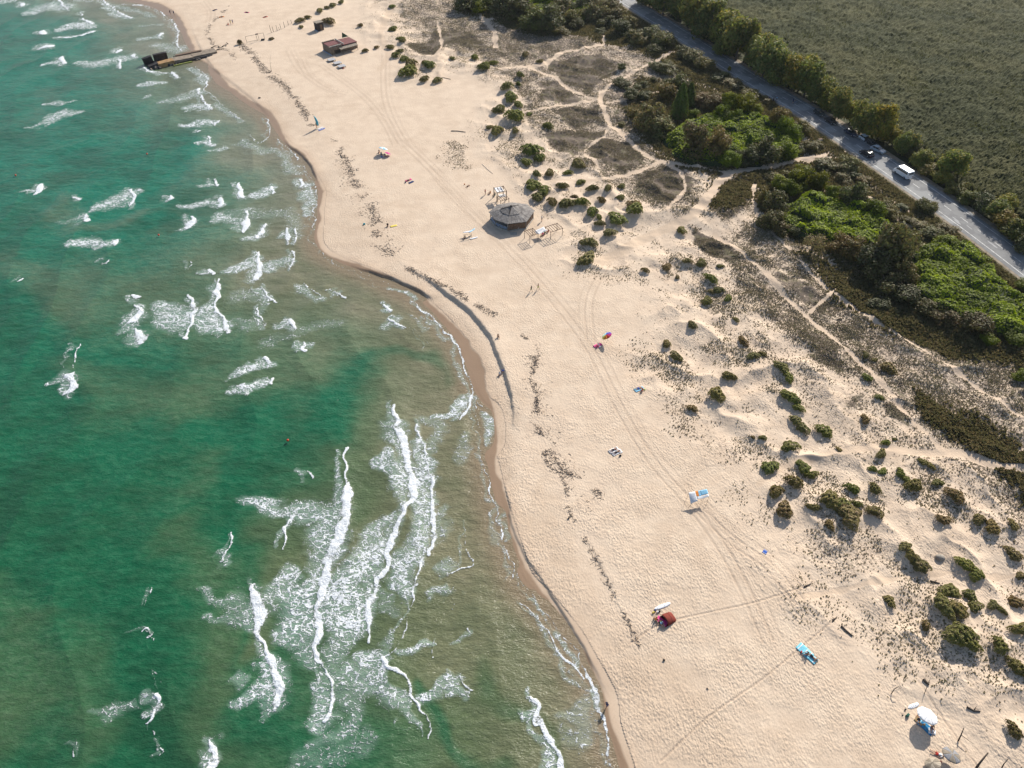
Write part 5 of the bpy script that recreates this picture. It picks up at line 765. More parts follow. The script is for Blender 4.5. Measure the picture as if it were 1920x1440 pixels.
def umbrella(px, py, rad, hgt, tilt, tdir, panels, label, name='beach_umbrella', ribs=8, drop=.28, loc=None):
    X_, Y_, Z_ = loc or ground_place(px, py); root = empty(name, (X_, Y_, Z_), 0, label=label, cat='beach umbrella'); Mt = Matrix.Translation((0, 0, hgt * .55)) @ Matrix.Rotation(tilt, 4, Vector((-math.sin(tdir), math.cos(tdir), 0))) @ Matrix.Translation((0, 0, hgt * .45))
    for k in range(ribs):
        a0, a1 = 6.28318 * k / ribs, 6.28318 * (k + 1) / ribs; g = MB()
        def f(u, v, a0=a0, a1=a1):
            a = a0 + (a1 - a0) * u; rr = rad * v * (1 - .05 * math.sin(u * math.pi) * v); return Mt @ Vector((math.cos(a) * rr, math.sin(a) * rr, -drop * rad * v ** 1.8 + .03 * math.sin(u * math.pi) * v * -1))
        g.sheet(f, 4, 6, .012).build('canopy_panel', panels[k % len(panels)], root)
    p = MB(); p.tube([(0, 0, -.3), (0, 0, hgt * .55), Mt @ Vector((0, 0, .08))], .018, 8); p.build('pole', mat('pole_metal', (.6, .6, .6), .3, .05, metal=.6), root)
    r_ = MB(); 
    for k in range(ribs): a = 6.28318 * k / ribs; r_.tube([Mt @ Vector((0, 0, -.03)), Mt @ Vector((math.cos(a) * rad * .95, math.sin(a) * rad * .95, -drop * rad * .9 - .02))], .008, 5)
    r_.build('rib', mat('pole_metal', (.6, .6, .6)), root); return root
def board(px, py, rz, ln, wd, m_, label, marks=None, kind='surfboard', dz=.06, loc=None, tilt=0, name='surfboard'):
    X_, Y_, Z_ = loc or ground_place(px, py); root = empty(name, (X_, Y_, Z_ + dz), rz, label=label, cat=kind); root.rotation_euler = (0, tilt, rz); b = MB(); n = 22; V = []
    half = lambda t: wd / 2 * max(.02, (1 - abs(2 * t - 1.06) ** 2.6)) ** .5
    for i in range(n + 1):
        t = i / n; x_ = (t - .5) * ln; w2 = half(min(t, .999)); zc = .10 * max(0, t - .7) ** 1.5 * ln
        V += [(x_, -w2, zc), (x_, -w2 * .75, zc + .05), (x_, 0, zc + .07), (x_, w2 * .75, zc + .05), (x_, w2, zc), (x_, w2 * .6, zc - .03), (x_, -w2 * .6, zc - .03)]
    F = [(i * 7 + j, i * 7 + (j + 1) % 7, i * 7 + 7 + (j + 1) % 7, i * 7 + 7 + j) for i in range(n) for j in range(7)] + [tuple(range(7))[::-1], tuple(n * 7 + j for j in range(7))]
    b.add(V, F, True).build('deck', m_, root); f_ = MB(); f_.prism([(-ln * .46, 0), (-ln * .40, .008), (-ln * .36, 0), (-ln * .40, -.008)], -.10, -.02); f_.build('fin', BLK, root)
    if marks:
        g = MB(); [g.box((x_ * ln, 0, .074), (.05, wd * .5, .008)) for x_ in marks]; g.build('stripe', mat('grey_print', (.25, .27, .3)), root)
    return root
def bag(px, py, rz, m_, label, sz=.45, name='beach_bag'):
    X_, Y_, Z_ = ground_place(px, py); root = empty(name, (X_, Y_, Z_), rz, label=label, cat='bag'); b = MB(); b.box((0, 0, sz * .33), (sz, sz * .55, sz * .66), top=.8); b.build('body', m_, root, .06)
    h_ = MB()
    for s in (-1, 1): h_.tube([(-.14, s * .09, sz * .6), (-.1, s * .1, sz * .9), (.1, s * .1, sz * .9), (.14, s * .09, sz * .6)], .012, 6)
    h_.build('handle', m_, root); return root

# the couple strolling, the bather, sunbathers and groups
person(996, 547, 'walk', 1.0, 'person in black top walking on the open sand, left of a pair', BLK, GRN, skin=SKIN2, dz=-.02)
person(1009, 543, 'walk', 1.1, 'person in lime green shorts walking on the open sand, right of a pair', None, LIM, skin=SKIN2, dz=-.02)
person(1137, 1329, 'walk', 2.2, 'person in dark wetsuit wading at the foam edge near the bottom', NAV, NAV, skin=SKIN2, loc=(*[float(v) for v in P(1137, 1326, .1)], .02))
person(937, 703, 'sit', 2.9, 'person in white shirt sitting under the sand step by the shore, front of a pair', WHT, NAV)
person(942, 698, 'sit', 2.7, 'person in blue shirt sitting under the sand step by the shore, rear of a pair', BLU, NAV)
person(934, 632, 'sit', 3.4, 'person in dark swimwear sitting alone on the sand above the shore step', None, BLK, skin=SKIN2)
for (a, b_, w_, l_) in (((1146, 846), (1153, 843), WHT, 'upper'), ((1151, 851), (1160, 847), WHT, 'lower')):
    rz = wang(a, b_) ; towel((a[0] + b_[0]) / 2 + 1, (a[1] + b_[1]) / 2, rz, 2.0, .85, w_, f'white towel under the {l_} of two sunbathers in the middle of the beach')
    person((a[0] + b_[0]) / 2, (a[1] + b_[1]) / 2, 'liefront', rz + R(90) , f'sunbather in dark swimwear lying on the {l_} of two white towels', None, BLK, skin=SKIN2, dz=.07)
bag(1163, 855, .3, BLK, 'black beach bag beside the two sunbathers on white towels')
rz = wang((1192, 731), (1203, 727)); towel(1198, 730, rz, 2.0, .9, SKY_, 'light blue towel of the pair sitting at the foot of the dunes'); person(1197, 729, 'lie', rz + R(90), 'sunbather in blue shorts lying on a light blue towel by the dunes', None, BLU, dz=.07)
person(1204, 733, 'sit', 2.6, 'person in orange top sitting beside the light blue towel by the dunes', ORG, RED, skin=SKIN)
bag(1209, 731, 1, LIM, 'lime green bag beside the person in orange by the dunes', .35)
# blue towels couple
rz = wang((1503, 1213), (1524, 1232)); TURQ = cloth('turquoise', (.22, .58, .70)); towel(1509, 1221, rz, 2.3, 1.25, TURQ, 'turquoise towel, upper of the two under the couple on the lower beach', stripes=[WHT]); towel(1518, 1231, rz, 2.2, 1.15, TURQ, 'turquoise towel, lower of the two under the couple on the lower beach', stripes=[WHT])
person(1512, 1228, 'sit', rz + 2.4, 'person in navy swimwear sitting on the turquoise towels', None, NAV, skin=SKIN2, dz=.07); person(1522, 1232, 'liefront', rz + 1.57, 'person in dark swimwear lying on the lower turquoise towel', None, BLK, skin=SKIN2, dz=.07)
bag(1502, 1223, 1.2, RED, 'red bag at the corner of the turquoise towels', .4)
towel(1434, 1035, .9, .75, .65, BLU, 'small square blue mat with white mark lying alone on the sand', 'beach_mat', .03, 'mat', stripes=[WHT])
# rainbow umbrella
umbrella(1139, 640, 1.15, 1.9, .55, 2.9, [cloth('violet', (.10, .08, .35)), cloth('umb_blue', (.05, .12, .5)), SKY_, cloth('umb_mint', (.45, .75, .6)), YEL, ORG, RED, cloth('umb_magenta', (.4, .03, .2))], 'tilted rainbow beach umbrella in the middle of the beach')
rz = wang((1118, 650), (1128, 645)); towel(1121, 648, rz, 1.9, .9, PNK, 'pink towel in front of the rainbow umbrella'); person(1121, 649, 'sit', 2.2, 'person in white shirt sitting beside the rainbow umbrella', WHT, RED); bag(1125, 651, .4, WHT, 'white bag beside the pink towel and rainbow umbrella', .45)
# group at the upper beach
umbrella(719, 288, 1.3, 1.9, .4, .9, [SKY_, WHT], 'light blue and white beach umbrella on the upper beach'); umbrella(727, 292, .9, 1.0, .5, .8, [PNK, cloth('magenta', (.5, .02, .28))], 'low magenta beach umbrella on the upper beach')
person(715, 290, 'sit', 3.4, 'person in teal sitting under the light blue umbrella', TEA, NAV); person(711, 286, 'sit', 3.0, 'bare-backed person sitting left of the light blue umbrella', None, RED, skin=SKIN2); person(722, 293, 'sit', 3.8, 'person in navy sitting by the magenta umbrella', NAV, BLK); bag(716, 295, .4, BLU, 'blue bag below the light blue umbrella', .5)
# lone towels
rz = wang((760, 341), (770, 337)); towel(766, 338, rz, 1.9, .8, PNK, 'pink towel lying alone right of the tide line on the upper beach'); person(765, 339, 'lie', rz + 1.57, 'sunbather lying on the lone pink towel', None, BLK, skin=SKIN, dz=.07); bag(760, 343, .1, NAV, 'navy bag left of the lone pink towel', .4); towel(771, 342, rz, 1.6, .7, NAV, 'navy towel right of the lone pink towel')
person(877, 350, 'liefront', 2.6, 'sunbather in dark swimwear lying left of the framed sun shelter', None, BLK, skin=SKIN2); bag(871, 346, .3, ORG, 'orange bag near the sunbather left of the framed sun shelter', .35)
bag(683, 421, .5, TEA, 'teal bag on the tide line of the upper beach', .6); person(727, 424, 'sit', 3.2, 'person in dark clothes sitting by the tide line', BLK, BLK, skin=SKIN2); towel(738, 424, .4, 1.7, .7, YEL, 'pale yellow towel by the tide line', stripes=None)
for i, (a, b_, c_, l_) in enumerate((((409, 33), (422, 31), ORG, 'orange'), ((400, 20), (406, 18), NAV, 'navy'), ((459, 23), (467, 24), PNK, 'pink'), ((494, 33), (501, 31), RED, 'red'))):
    rz = wang(a, b_); towel((a[0] + b_[0]) / 2, (a[1] + b_[1]) / 2, rz, 2.0, 1.0, c_, f'{l_} towel with a sunbather on the far beach at the top left'); person((a[0] + b_[0]) / 2, (a[1] + b_[1]) / 2, 'lie', rz + 1.57, f'sunbather lying on the {l_} towel on the far beach', None, BLK, skin=SKIN2, dz=.07)
for x_, y_, t_, b_, l_ in ((433, 45, BLK, YEL, 'person in yellow shorts standing on the far beach left of a pair'), (437, 45, NAV, NAV, 'person in navy standing on the far beach right of a pair'), (320, 27, BLK, NAV, 'person in black standing at the far waterline, left of a pair'), (327, 28, NAV, BLK, 'person in navy standing at the far waterline, right of a pair'), (428, 47, RED, RED, 'person in red bending on the far beach beside a pair')): person(x_, y_, 'stand' if x_ != 428 else 'sit', 1.2, l_, t_, b_, skin=SKIN2)
for x_, y_, t_, b_, l_ in ((910, 365, RED, NAV, 'person in red standing left of the framed sun shelter'), (919, 363, ORG, BLK, 'person in orange crouching left of the framed sun shelter'), (1016, 415, WHT, BLK, 'person in white standing right of the timber hut'), (928, 366, BLK, TEA, 'person in black sitting under the framed sun shelter'), (1028, 435, RED, RED, 'person in red sitting between the two slatted frames')): person(x_, y_, 'stand' if l_.split(' in ')[1].split()[1] == 'standing' else 'sit', 2.0, l_, t_, b_, skin=SKIN2)
person(1017, 441, 'sit', 2.6, 'person in pink sitting under the white sheet between the frames', PNK, RED); person(1021, 439, 'sit', 2.2, 'person in green sitting under the white sheet between the frames', GRN, NAV)
# red tent camp
def sunshell(px, py, rz, label):
    X_, Y_, Z_ = ground_place(px, py); root = empty('beach_tent', (X_, Y_, Z_), rz, label=label, cat='tent'); root.scale = (.85, .85, .8); RT = cloth('brick_red', (.20, .045, .032)); g = MB()
    def f(u, v):
        a = math.pi * (.04 + .92 * u); s = math.sin(v * math.pi * .5 + .0); return (-1.0 + 2.0 * v, math.cos(a) * 1.15 * (1 - .25 * v ** 2), math.sin(a) * (1.15 * (1 - .75 * v ** 2)) + .02)
    g.sheet(f, 14, 8, .015).build('canopy', RT, root); fl = MB(); fl.sheet(lambda u, v: (-1.5 + 2.3 * u, -1.05 + 2.1 * v, .03 + .02 * math.sin(9 * u)), 6, 6, .01).build('groundsheet', cloth('maroon', (.16, .03, .025)), root)
    pl = MB(); [pl.tube([(-1.0 + 2.0 * v, math.cos(a) * 1.17 * (1 - .25 * v ** 2), math.sin(a) * (1.17 * (1 - .75 * v ** 2)) + .03) for a in [math.pi * (.04 + .92 * i / 12) for i in range(13)]], .014, 5) for v in (0, .55)]; pl.build('pole', BLK, root); return root
sunshell(1254, 1160, wang((1243, 1162), (1262, 1152)), 'brick red dome beach tent on the lower beach'); rz = wang((1236, 1162), (1245, 1168)); towel(1241, 1165, rz, 1.7, .9, PNK, 'pink towel at the mouth of the red tent'); board(1241.5, 1137, wang((1228, 1142), (1257, 1131)), 2.75, .62, mat('white_gelcoat', (.80, .81, .83), .25, .03), 'white surfboard lying above the red tent', (-.3, .12))
person(1230, 1163, 'sit', 3.9, 'person in orange top sitting left of the pink towel', ORG, BLK); person(1236, 1168, 'lie', 2.2, 'child in yellow lying below the pink towel', YEL, BLK, scale=.7); person(1240, 1171, 'sit', 3.6, 'person in light blue sitting below the pink towel', SKY_, NAV); person(1226, 1161, 'sit', 4.2, 'small child in dark swimwear sitting leftmost at the red tent camp', None, BLK, scale=.65)
for x_, y_, m_, l_ in ((1228, 1146, NAV, 'navy bag below the nose of the white surfboard'), (1233, 1148, WHT, 'white bag between surfboard and red tent camp'), (1225, 1149, YEL, 'yellow bag left of the bags under the surfboard'), (1236, 1147, BLK, 'black bag right of the white bag under the surfboard')): bag(x_, y_, .5, m_, l_, .42)
# white umbrella camp, bottom right
umbrella(1729, 1352, 1.35, 2.0, .28, .9, [WHT], 'large white beach umbrella in the bottom right'); rz = wang((1726, 1358), (1742, 1372)); towel(1735, 1363, rz, 2.1, 1.1, cloth('deep_blue', (.04, .22, .42)), 'deep blue patterned towel beside the white umbrella', stripes=[SKY_]); towel(1725, 1353, rz, 1.3, .9, cloth('tan', (.30, .22, .12)), 'tan mat beside the white umbrella'); towel(1747, 1372, rz + .5, .9, .7, WHT, 'small white towel below the deep blue towel', fold=.15)
person(1722, 1349, 'lie', rz + 3.6, 'person lying with legs out left of the white umbrella', None, BLK, skin=SKIN); person(1746, 1366, 'sit', 2.9, 'person in dark swimwear sitting at the end of the deep blue towel', None, NAV, skin=SKIN2, dz=.05)
board(1712, 1324, wang((1702, 1328), (1724, 1319)), 1.75, .58, mat('white_gelcoat', (.8, .81, .83)), 'short white bodyboard lying above the white umbrella', (-.32, -.16, 0, .16), 'board', name='bodyboard'); bag(1701, 1342, .6, cloth('bottle_green', (.05, .14, .11)), 'dark green cool bag left of the white umbrella', .6); bag(1697, 1331, .6, BLK, 'small black bag near the bodyboard', .32); bag(1692, 1341, .2, BLK, 'tiny black bag leftmost by the dark green cool bag', .22)
umbrella(1775, 1424, 1.15, 1.7, .25, 1.0, [GRY, cloth('taupe', (.26, .22, .17))], 'dark grey beach umbrella at the bottom right'); person(1757, 1414, 'lie', 1.2, 'person in red and white lying left of the dark grey umbrella', WHT, RED); bag(1763, 1429, .3, RED, 'red bag below the dark grey umbrella', .35)
umbrella(1746, 1440, 1.0, 1.35, .7, 2.4, [cloth('taupe', (.26, .22, .17)), cloth('sandy', (.42, .36, .28))], 'taupe beach umbrella cut by the bottom edge')
# wind sail awning
def awning(px, py, label):
    X_, Y_, Z_ = ground_place(px, py); root = empty('sail_awning', (X_, Y_, Z_), .15, label=label, cat='awning'); root.scale = (.82, .82, .9)
    def pan(nm, u0, u1, v0, v1, m_, th=.015): g = MB(); g.sheet(lambda u, v: ((lambda U, W_: (-1.9 + 4.0 * U, .9 - 2.0 * W_ + .3 * U, 2.0 - .75 * W_ * (1 - .4 * U) + .18 * math.sin(U * 7) * W_ - 1.1 * max(0, .35 - U) * W_))(u0 + (u1 - u0) * u, v0 + (v1 - v0) * v)), 8, 6, th).build(nm, m_, root)
    pan('sail', 0, .35, 0, 1, WHT); pan('sail', .35, .5, 0, .55, ORG); pan('sail', .5, .62, 0, .55, SKY_); pan('sail', .62, 1, 0, .5, SKY_); pan('sail', .35, 1, .56, .8, WHT)
    for a, b_ in (((-1.8, .9, 2), (-1.95, .95, 0)), ((2.1, 1.2, 2), (2.2, 1.2, 0)), ((-1.5, -1, 1.1), (-2.4, -1.4, 0)), ((2.1, -.3, 1.6), (1.6, -1.1, 0))): g = MB(); g.tube([a, b_], .03, 6); g.build('pole', mat('pole_wood', (.35, .26, .17), .8), root)
awning(1307, 940, 'white, orange and light blue sail awning on poles on the lower beach')
# flag stand with boards near the far tide line
X_, Y_, Z_ = ground_place(597, 240); r_ = empty('kite_stand', (X_, Y_, Z_), 0, label='turquoise furled sail on a post beside the far tide line', cat='sail'); g = MB(); g.tube([(0, 0, 0), (-.5, .2, 3.4)], .05, 7); g.build('post', mat('pole_metal', (.6, .6, .6)), r_); g = MB(); g.tube([(.0, 0, .8), (-.1, .2, 1.8), (-.4, .25, 2.9), (-.8, .3, 3.8)], [.3, .42, .3, .05], 8); g.build('furled_sail', cloth('sea_blue', (.12, .40, .48)), r_)
board(600, 241, wang((594, 243), (606, 238)), 2.4, .6, mat('white_gelcoat', (.8, .8, .8)), 'white surfboard beside the furled turquoise sail'); board(603, 243, wang((597, 246), (609, 241)), 2.6, .6, mat('blue_gelcoat', (.12, .2, .6), .3), 'blue surfboard beside the furled turquoise sail'); person(594, 240, 'stand', 1.0, 'person in brown shorts standing by the furled turquoise sail', None, ORG, skin=SKIN2)
# surf stand left of the hut
X_, Y_, Z_ = ground_place(877, 446); r_ = empty('wooden_rack', (X_, Y_, Z_), .3, label='low wooden rack with boards on the sand below left of the hut', cat='rack')
for x_ in (-.9, .9): g = MB(); g.tube([(x_, -.4, 0), (x_, 0, 1.0), (x_, .4, 0)], .04, 6); g.build('leg', mat('pole_wood', (.35, .26, .17)), r_)
g = MB(); g.tube([(-1.2, 0, 1), (1.2, 0, 1)], .04, 6); g.build('rail', mat('pole_wood', (.35, .26, .17)), r_)
board(877, 441, wang((868, 442), (886, 439)), 2.4, .6, mat('white_gelcoat', (.8, .8, .8)), 'white surfboard laid over the low wooden rack', dz=1.0); board(885, 439, wang((880, 442), (892, 434)), 2.3, .55, mat('pale_blue_gelcoat', (.35, .6, .75), .3), 'pale blue surfboard laid over the low wooden rack', dz=1.02); board(888, 447, wang((883, 448), (895, 445)), 2.2, .55, mat('white_gelcoat', (.8, .8, .8)), 'white surfboard lying on the sand right of the low wooden rack', dz=.08); person(872, 447, 'sit', 2.2, 'person in cream sitting by the low wooden rack', cloth('cream', (.6, .5, .35)), BLK)

# ---------------------------------------------------------------- beach buildings
plank = mat('grey_planks', (.25, .225, .20), .9, .45, 2.2, aniso=(1, 1, 1), bump=.03); plank2 = mat('pale_planks', (.40, .37, .33), .9, .3, 2.5, bump=.02); brown = mat('brown_boards', (.16, .105, .07), .9, .4, 2.5, bump=.02); bluew = mat('blue_white_paint', (.30, .42, .62), .7, .2); darkw = mat('dark_boards', (.045, .038, .034), .9, .4, 3)
X_, Y_, Z_ = ground_place(960, 432); Y_ += 4.6; hut = empty('timber_hut', (X_, Y_, Z_ - .1), 0, label='eight sided grey timber beach hut with weathered plank roof', cat='beach hut')
A = [R(a) for a in (8, 45, 88, 135, 178, 214, 258, 312)]; RX = (5.9, 5.6, 5.2, 5.4, 5.9, 5.4, 5.6, 5.6); ev = [Vector((math.cos(a) * r, math.sin(a) * r * 1.0, 2.35 + .1 * math.sin(3 * a))) for a, r in zip(A, RX)]; pk = Vector((-.2, .2, 4.0)); rn = random.Random(4)
g = MB()
for k in range(8):                                    # each roof face laid with overlapping boards in two courses
    a, b_ = ev[k], ev[(k + 1) % 8]; nb = 9
    for c0, c1, lift in ((0, .52, 0), (.47, 1.0, .09)):
        for i in range(nb):
            u0, u1 = i / nb, (i + .97) / nb; lo0, lo1 = a.lerp(b_, u0), a.lerp(b_, u1); q0 = [p.lerp(pk, c0 + rn.uniform(0, .02)) for p in (lo0, lo1)]; q1 = [p.lerp(pk, min(.985, c1)) for p in (lo1, lo0)]; zz = lift + rn.uniform(0, .05)
            V = [p + Vector((0, 0, zz)) for p in q0 + q1]; V += [p - Vector((0, 0, .05)) for p in V]; g.add(V, [(0, 1, 2, 3), (7, 6, 5, 4), (0, 4, 5, 1), (1, 5, 6, 2), (2, 6, 7, 3), (3, 7, 4, 0)])
q = N('weathered_roof_boards'); nz = q.noise(1.1, 5, .7, q.mapv((1, 1, 1))); n2_ = q.noise(9, 3, .7, q.mapv((1, .25, 1), (0, 0, .6))); c = q.mix(q.ramp(nz, .35, .7), (.155, .14, .13), (.36, .33, .30)); c = q.mix(q.math('MULTIPLY', q.ramp(n2_, .45, .7), .55), c, (.07, .06, .06)); q.set(c, .85, q.bump(n2_, .03), .3)
roof = g.build('roof', q.m, hut); cp = MB()
for k in (1, 4, 6): cp.box(tuple(ev[k].lerp(pk, .72) + Vector((0, 0, .14))), (2.2, .3, .06), A[k], ry=.3)
cp.build('ridge_board', darkw, roof); cp = MB(); cp.box((-.2, .2, 4.15), (.5, .5, .3), .5); cp.build('roof_cap', darkw, roof)
pf = MB(); pf.prism([(math.cos(a) * r * .97, math.sin(a) * r * .97) for a, r in zip(A, RX)], .12, .38); pf.build('deck', plank2, hut)
for k in range(8): g = MB(); p = ev[k] * .93; g.tube([(p.x, p.y, .3), (p.x, p.y, 2.4)], .09, 7); g.build('post', plank, hut)
for k, kind in ((4, 'r'), (5, 'r'), (6, 'w'), (7, 'w'), (0, 'w'), (1, 'w'), (2, 'w'), (3, 'r')):
    a, b_ = ev[k] * .93, ev[(k + 1) % 8] * .93; d_ = b_ - a; ang = math.atan2(d_.y, d_.x); mid = (a + b_) / 2; ln_ = math.hypot(d_.x, d_.y) - .3
    if kind == 'w': g = MB(); [g.box((mid.x + math.cos(ang) * (i - 5) * ln_ / 11, mid.y + math.sin(ang) * (i - 5) * ln_ / 11, 1.2), (ln_ / 11 - .03, .05 + .01 * (i % 2), 1.6 + .1 * rn.random()), ang) for i in range(11)]; g.build('wall_panel', brown, hut)
    else:
        g = MB(); [g.box((mid.x, mid.y, z_), (ln_, .07, .1), ang) for z_ in (.75, 1.15)]; [g.box((mid.x + math.cos(ang) * t * ln_, mid.y + math.sin(ang) * t * ln_, .78), (.06, .06, .8), ang) for t in (-.3, 0, .3)]; g.build('railing', bluew, hut)
inn = MB(); inn.prism([(math.cos(a) * 2.3, math.sin(a) * 2.3) for a in A], .39, 2.5); inn.build('inner_bar', darkw, hut); st_ = MB(); [st_.box((.4, -5.9 - .3 * i, .3 - .1 * i), (1.6, .3, .08)) for i in range(3)]; st_.build('steps', plank2, hut)
board(972, 430, .9, 2.3, .55, mat('grey_board', (.4, .4, .38)), 'grey board leaning on the front wall of the timber hut', dz=.9, tilt=-1.1)
# framed sun shelters
def frame(px, py, rz, w_, d_, h_, label, slats=5, clothm=None, lean=0, thick=.07):
    X_, Y_, Z_ = ground_place(px, py); root = empty('slatted_frame', (X_, Y_, Z_), rz, label=label, cat='sun shelter')
    for a in (-1, 1):
        for b_ in (-1, 1): g = MB(); g.tube([(a * w_ / 2, b_ * d_ / 2, -.3), (a * w_ / 2 + lean, b_ * d_ / 2, h_)], thick, 6); g.build('post', darkw if thick < .08 else brown, root)
    for b_ in (-1, 1): g = MB(); g.box((lean, b_ * d_ / 2, h_ + .05), (w_ + .3, thick * 1.6, .1)); g.build('beam', brown, root)
    for i in range(slats): g = MB(); g.box((lean - w_ / 2 + w_ * i / (slats - 1), 0, h_ + .14), (.12, d_ + .3, .06)); g.build('slat', brown, root)
    if clothm: g = MB(); g.sheet(lambda u, v: (-w_ * .5 + w_ * u * .75, -d_ * .5 + d_ * v * .9, h_ + .2 - .3 * math.sin(u * 3.1) * math.sin(v * 3.1)), 8, 6, .01).build('cloth', clothm, root)
    return root
frame(938, 372, .35, 2.6, 2.6, 2.6, 'framed sun shelter with white cloth above the timber hut', 4, WHT, thick=.11); towel(942, 367, .3, 1.8, 1.2, WHT, 'white sheet under the framed sun shelter'); frame(943, 386, .5, 2.4, 2.2, 2.3, 'bare slatted frame close behind the timber hut', 5)
frame(996, 449, .5, 2.3, 2.6, 2.0, 'bare slatted frame right of the hut, left of two', 5, thick=.06); frame(1038, 441, .5, 3.4, 2.6, 2.1, 'bare slatted frame right of the hut, right of two', 6, thick=.06)
X_, Y_, Z_ = ground_place(1014, 442); r_ = empty('shade_sheet', (X_, Y_, Z_), .5, label='white shade sheet on sticks between the two slatted frames', cat='awning'); g = MB(); g.sheet(lambda u, v: (-1.3 + 2.6 * u, -.9 + 1.8 * v, 1.3 + .4 * u - .2 * math.sin(3.1 * v)), 8, 6, .012).build('sheet', WHT, r_)
for a, b_ in ((-1.3, -.9), (-1.3, .9), (1.3, -.9), (1.3, .9)): g = MB(); g.tube([(a, b_, -.2), (a, b_, 1.35 + .15 * a)], .03, 6); g.build('pole', mat('pole_wood', (.35, .26, .17)), r_)
# red roofed shack
X_, Y_, Z_ = ground_place(622, 104); th_ = wang((602, 94), (619, 104)); sk_ = empty('beach_shack', (X_, Y_, Z_ - .1), th_, label='brown wooden beach shack with dark red roofs at the top left', cat='shack'); sk_.scale = (1.1, 1.1, .82)
redr = mat('dark_red_roofing', (.17, .055, .05), .7, .3, 2, bump=.02); wallm = mat('grey_brown_boards', (.20, .155, .115), .9, .4, 2.2, bump=.02); thatch = mat('pale_thatch', (.27, .23, .18), .95, .4, 3, bump=.04)
# local x runs along the left wall towards the viewer, local y to the right and back
g = MB(); g.box((-2.8, 2.1, 1.65), (5.6, 4.2, 3.3)); g.build('wall', wallm, sk_, .03); g = MB(); g.box((-.7, 2.1, 2.9), (1.2, 4.4, .9)); g.box((-5.3, 2.1, 3.6), (.5, 4.5, .5)); g.build('parapet', wallm, sk_)
g = MB(); g.box((-3.4, 2.1, 3.42), (3.6, 4.0, .16), ry=.04); g.build('roof', redr, sk_); g = MB(); g.box((-2.9, 7.2, 3.0), (5.4, 6.0, .18), rx=-.03); g.build('roof', redr, sk_)
g = MB(); g.box((-2.9, 7.2, 1.4), (5.0, 5.8, 2.8)); g.build('wall', wallm, sk_); g = MB(); g.box((.3, 6.2, 2.45), (2.4, 6.6, .2), ry=.16); g.build('awning_roof', thatch, sk_)
for y_ in (.6, 3.6, 6.5, 9.3): g = MB(); g.tube([(1.3, y_, 0), (1.3, y_, 2.2)], .08, 6); g.build('post', wallm, sk_)
g = MB(); g.box((-2.8, -.09, .18), (5.8, .16, .3)); g.build('plinth_board', bluew, sk_); g = MB(); g.box((-2.9, 5.0, 3.62), (5.8, .25, .5)); [g.box((-2.9 + 2.6 * s, 2.1, 3.62), (.25, 4.2, .3)) for s in (-1, 1)]; g.build('roof_beam', plank2, sk_)
g = MB(); g.box((.02, 2.2, 1.2), (.05, 2.4, 1.4)); g.build('window', mat('dark_opening', (.012, .012, .012), .4), sk_); g = MB(); g.add([(-6.4, 8, 3.0), (-6.4, 10.5, 2.9), (-6.2, 8.2, 5.4), (-6.3, 8, 3.0), (-6.3, 10.5, 2.9), (-6.1, 8.2, 5.4)], [(0, 1, 2), (5, 4, 3), (0, 3, 4, 1), (1, 4, 5, 2), (2, 5, 3, 0)]); g.build('flag', mat('green_tarp', (.05, .11, .06)), sk_)
for i, (a, b_) in enumerate(((622, 114), (633, 120), (641, 126))):
    X_, Y_, Z_ = ground_place(a, b_); r_ = empty('sun_platform', (X_, Y_, Z_), th_ - .15, label=f'{("left", "middle", "right")[i]} one of three low grey topped platforms before the shack', cat='platform', group='low platforms in front of the shack'); g = MB(); [g.box((-1.0 + .25 * k, 0, .52), (.235, 2.6, .06)) for k in range(9)]; g.build('top', mat('grey_white_boards', (.42, .42, .43), .8, .15), r_)
    for p in ((-1, -1.1), (-1, 1.1), (1, -1.1), (1, 1.1)): q_ = MB(); q_.box((p[0], p[1], .22), (.12, .12, .56)); q_.build('leg', brown, r_)
    g = MB(); [g.box((0, s * 1.15, .42), (2.1, .06, .13)) for s in (-1, 1)]; [g.box((s * 1.02, 0, .42), (.06, 2.24, .13)) for s in (-1, 1)]; g.build('frame', brown, r_)
person(643, 128, 'lie', .4, 'person in red lying beside the right low platform', RED, BLK, skin=SKIN2)
X_, Y_, Z_ = ground_place(596, 59); r_ = empty('small_shed', (X_, Y_, Z_ - .1), th_, label='small dark square shed left of the brown shack', cat='shed'); g = MB(); g.box((-1.2, 1.4, 1.5), (2.4, 2.8, 3.0)); g.build('wall', darkw, r_, .03); g = MB(); g.box((-1.2, 1.4, 3.05), (2.7, 3.1, .14)); g.build('roof', thatch, r_); g = MB(); g.box((.03, 1.7, 1.2), (.06, 1.0, 2.2)); g.build('door', brown, r_); g = MB(); g.box((-1.2, -.06, .15), (2.5, .12, .25)); g.build('plinth_board', bluew, r_)
# fence line: goal frame, posts
X_, Y_, Z_ = ground_place(480, 77); a0 = wang((462, 80), (499, 72)); r_ = empty('pole_gate', (X_, Y_, Z_), a0, label='long low frame of thin poles standing on the far sand', cat='frame'); L_ = 7.0
for x_ in (-L_ / 2, .6, 1.3, L_ / 2): g = MB(); g.tube([(x_, 0, -.2), (x_ - .1, 0, 2.3)], .06, 6); g.build('post', darkw, r_)
g = MB(); g.tube([(-L_ / 2 - .1, 0, 2.3), (L_ / 2, 0, 2.3)], .05, 6); g.tube([(-L_ / 2, 0, .3), (1.0, 0, .25)], .05, 6); g.build('rail', darkw, r_); g = MB(); g.box((.85, 0, 2.35), (1.0, .2, .35)); g.build('board', darkw, r_)
tag(MB().box((0, 0, .25), (1.3, .6, .5), .3).build('drift_log', darkw), 'short dark log lying below the long pole frame', 'log').location = ground_place(493, 75.5)
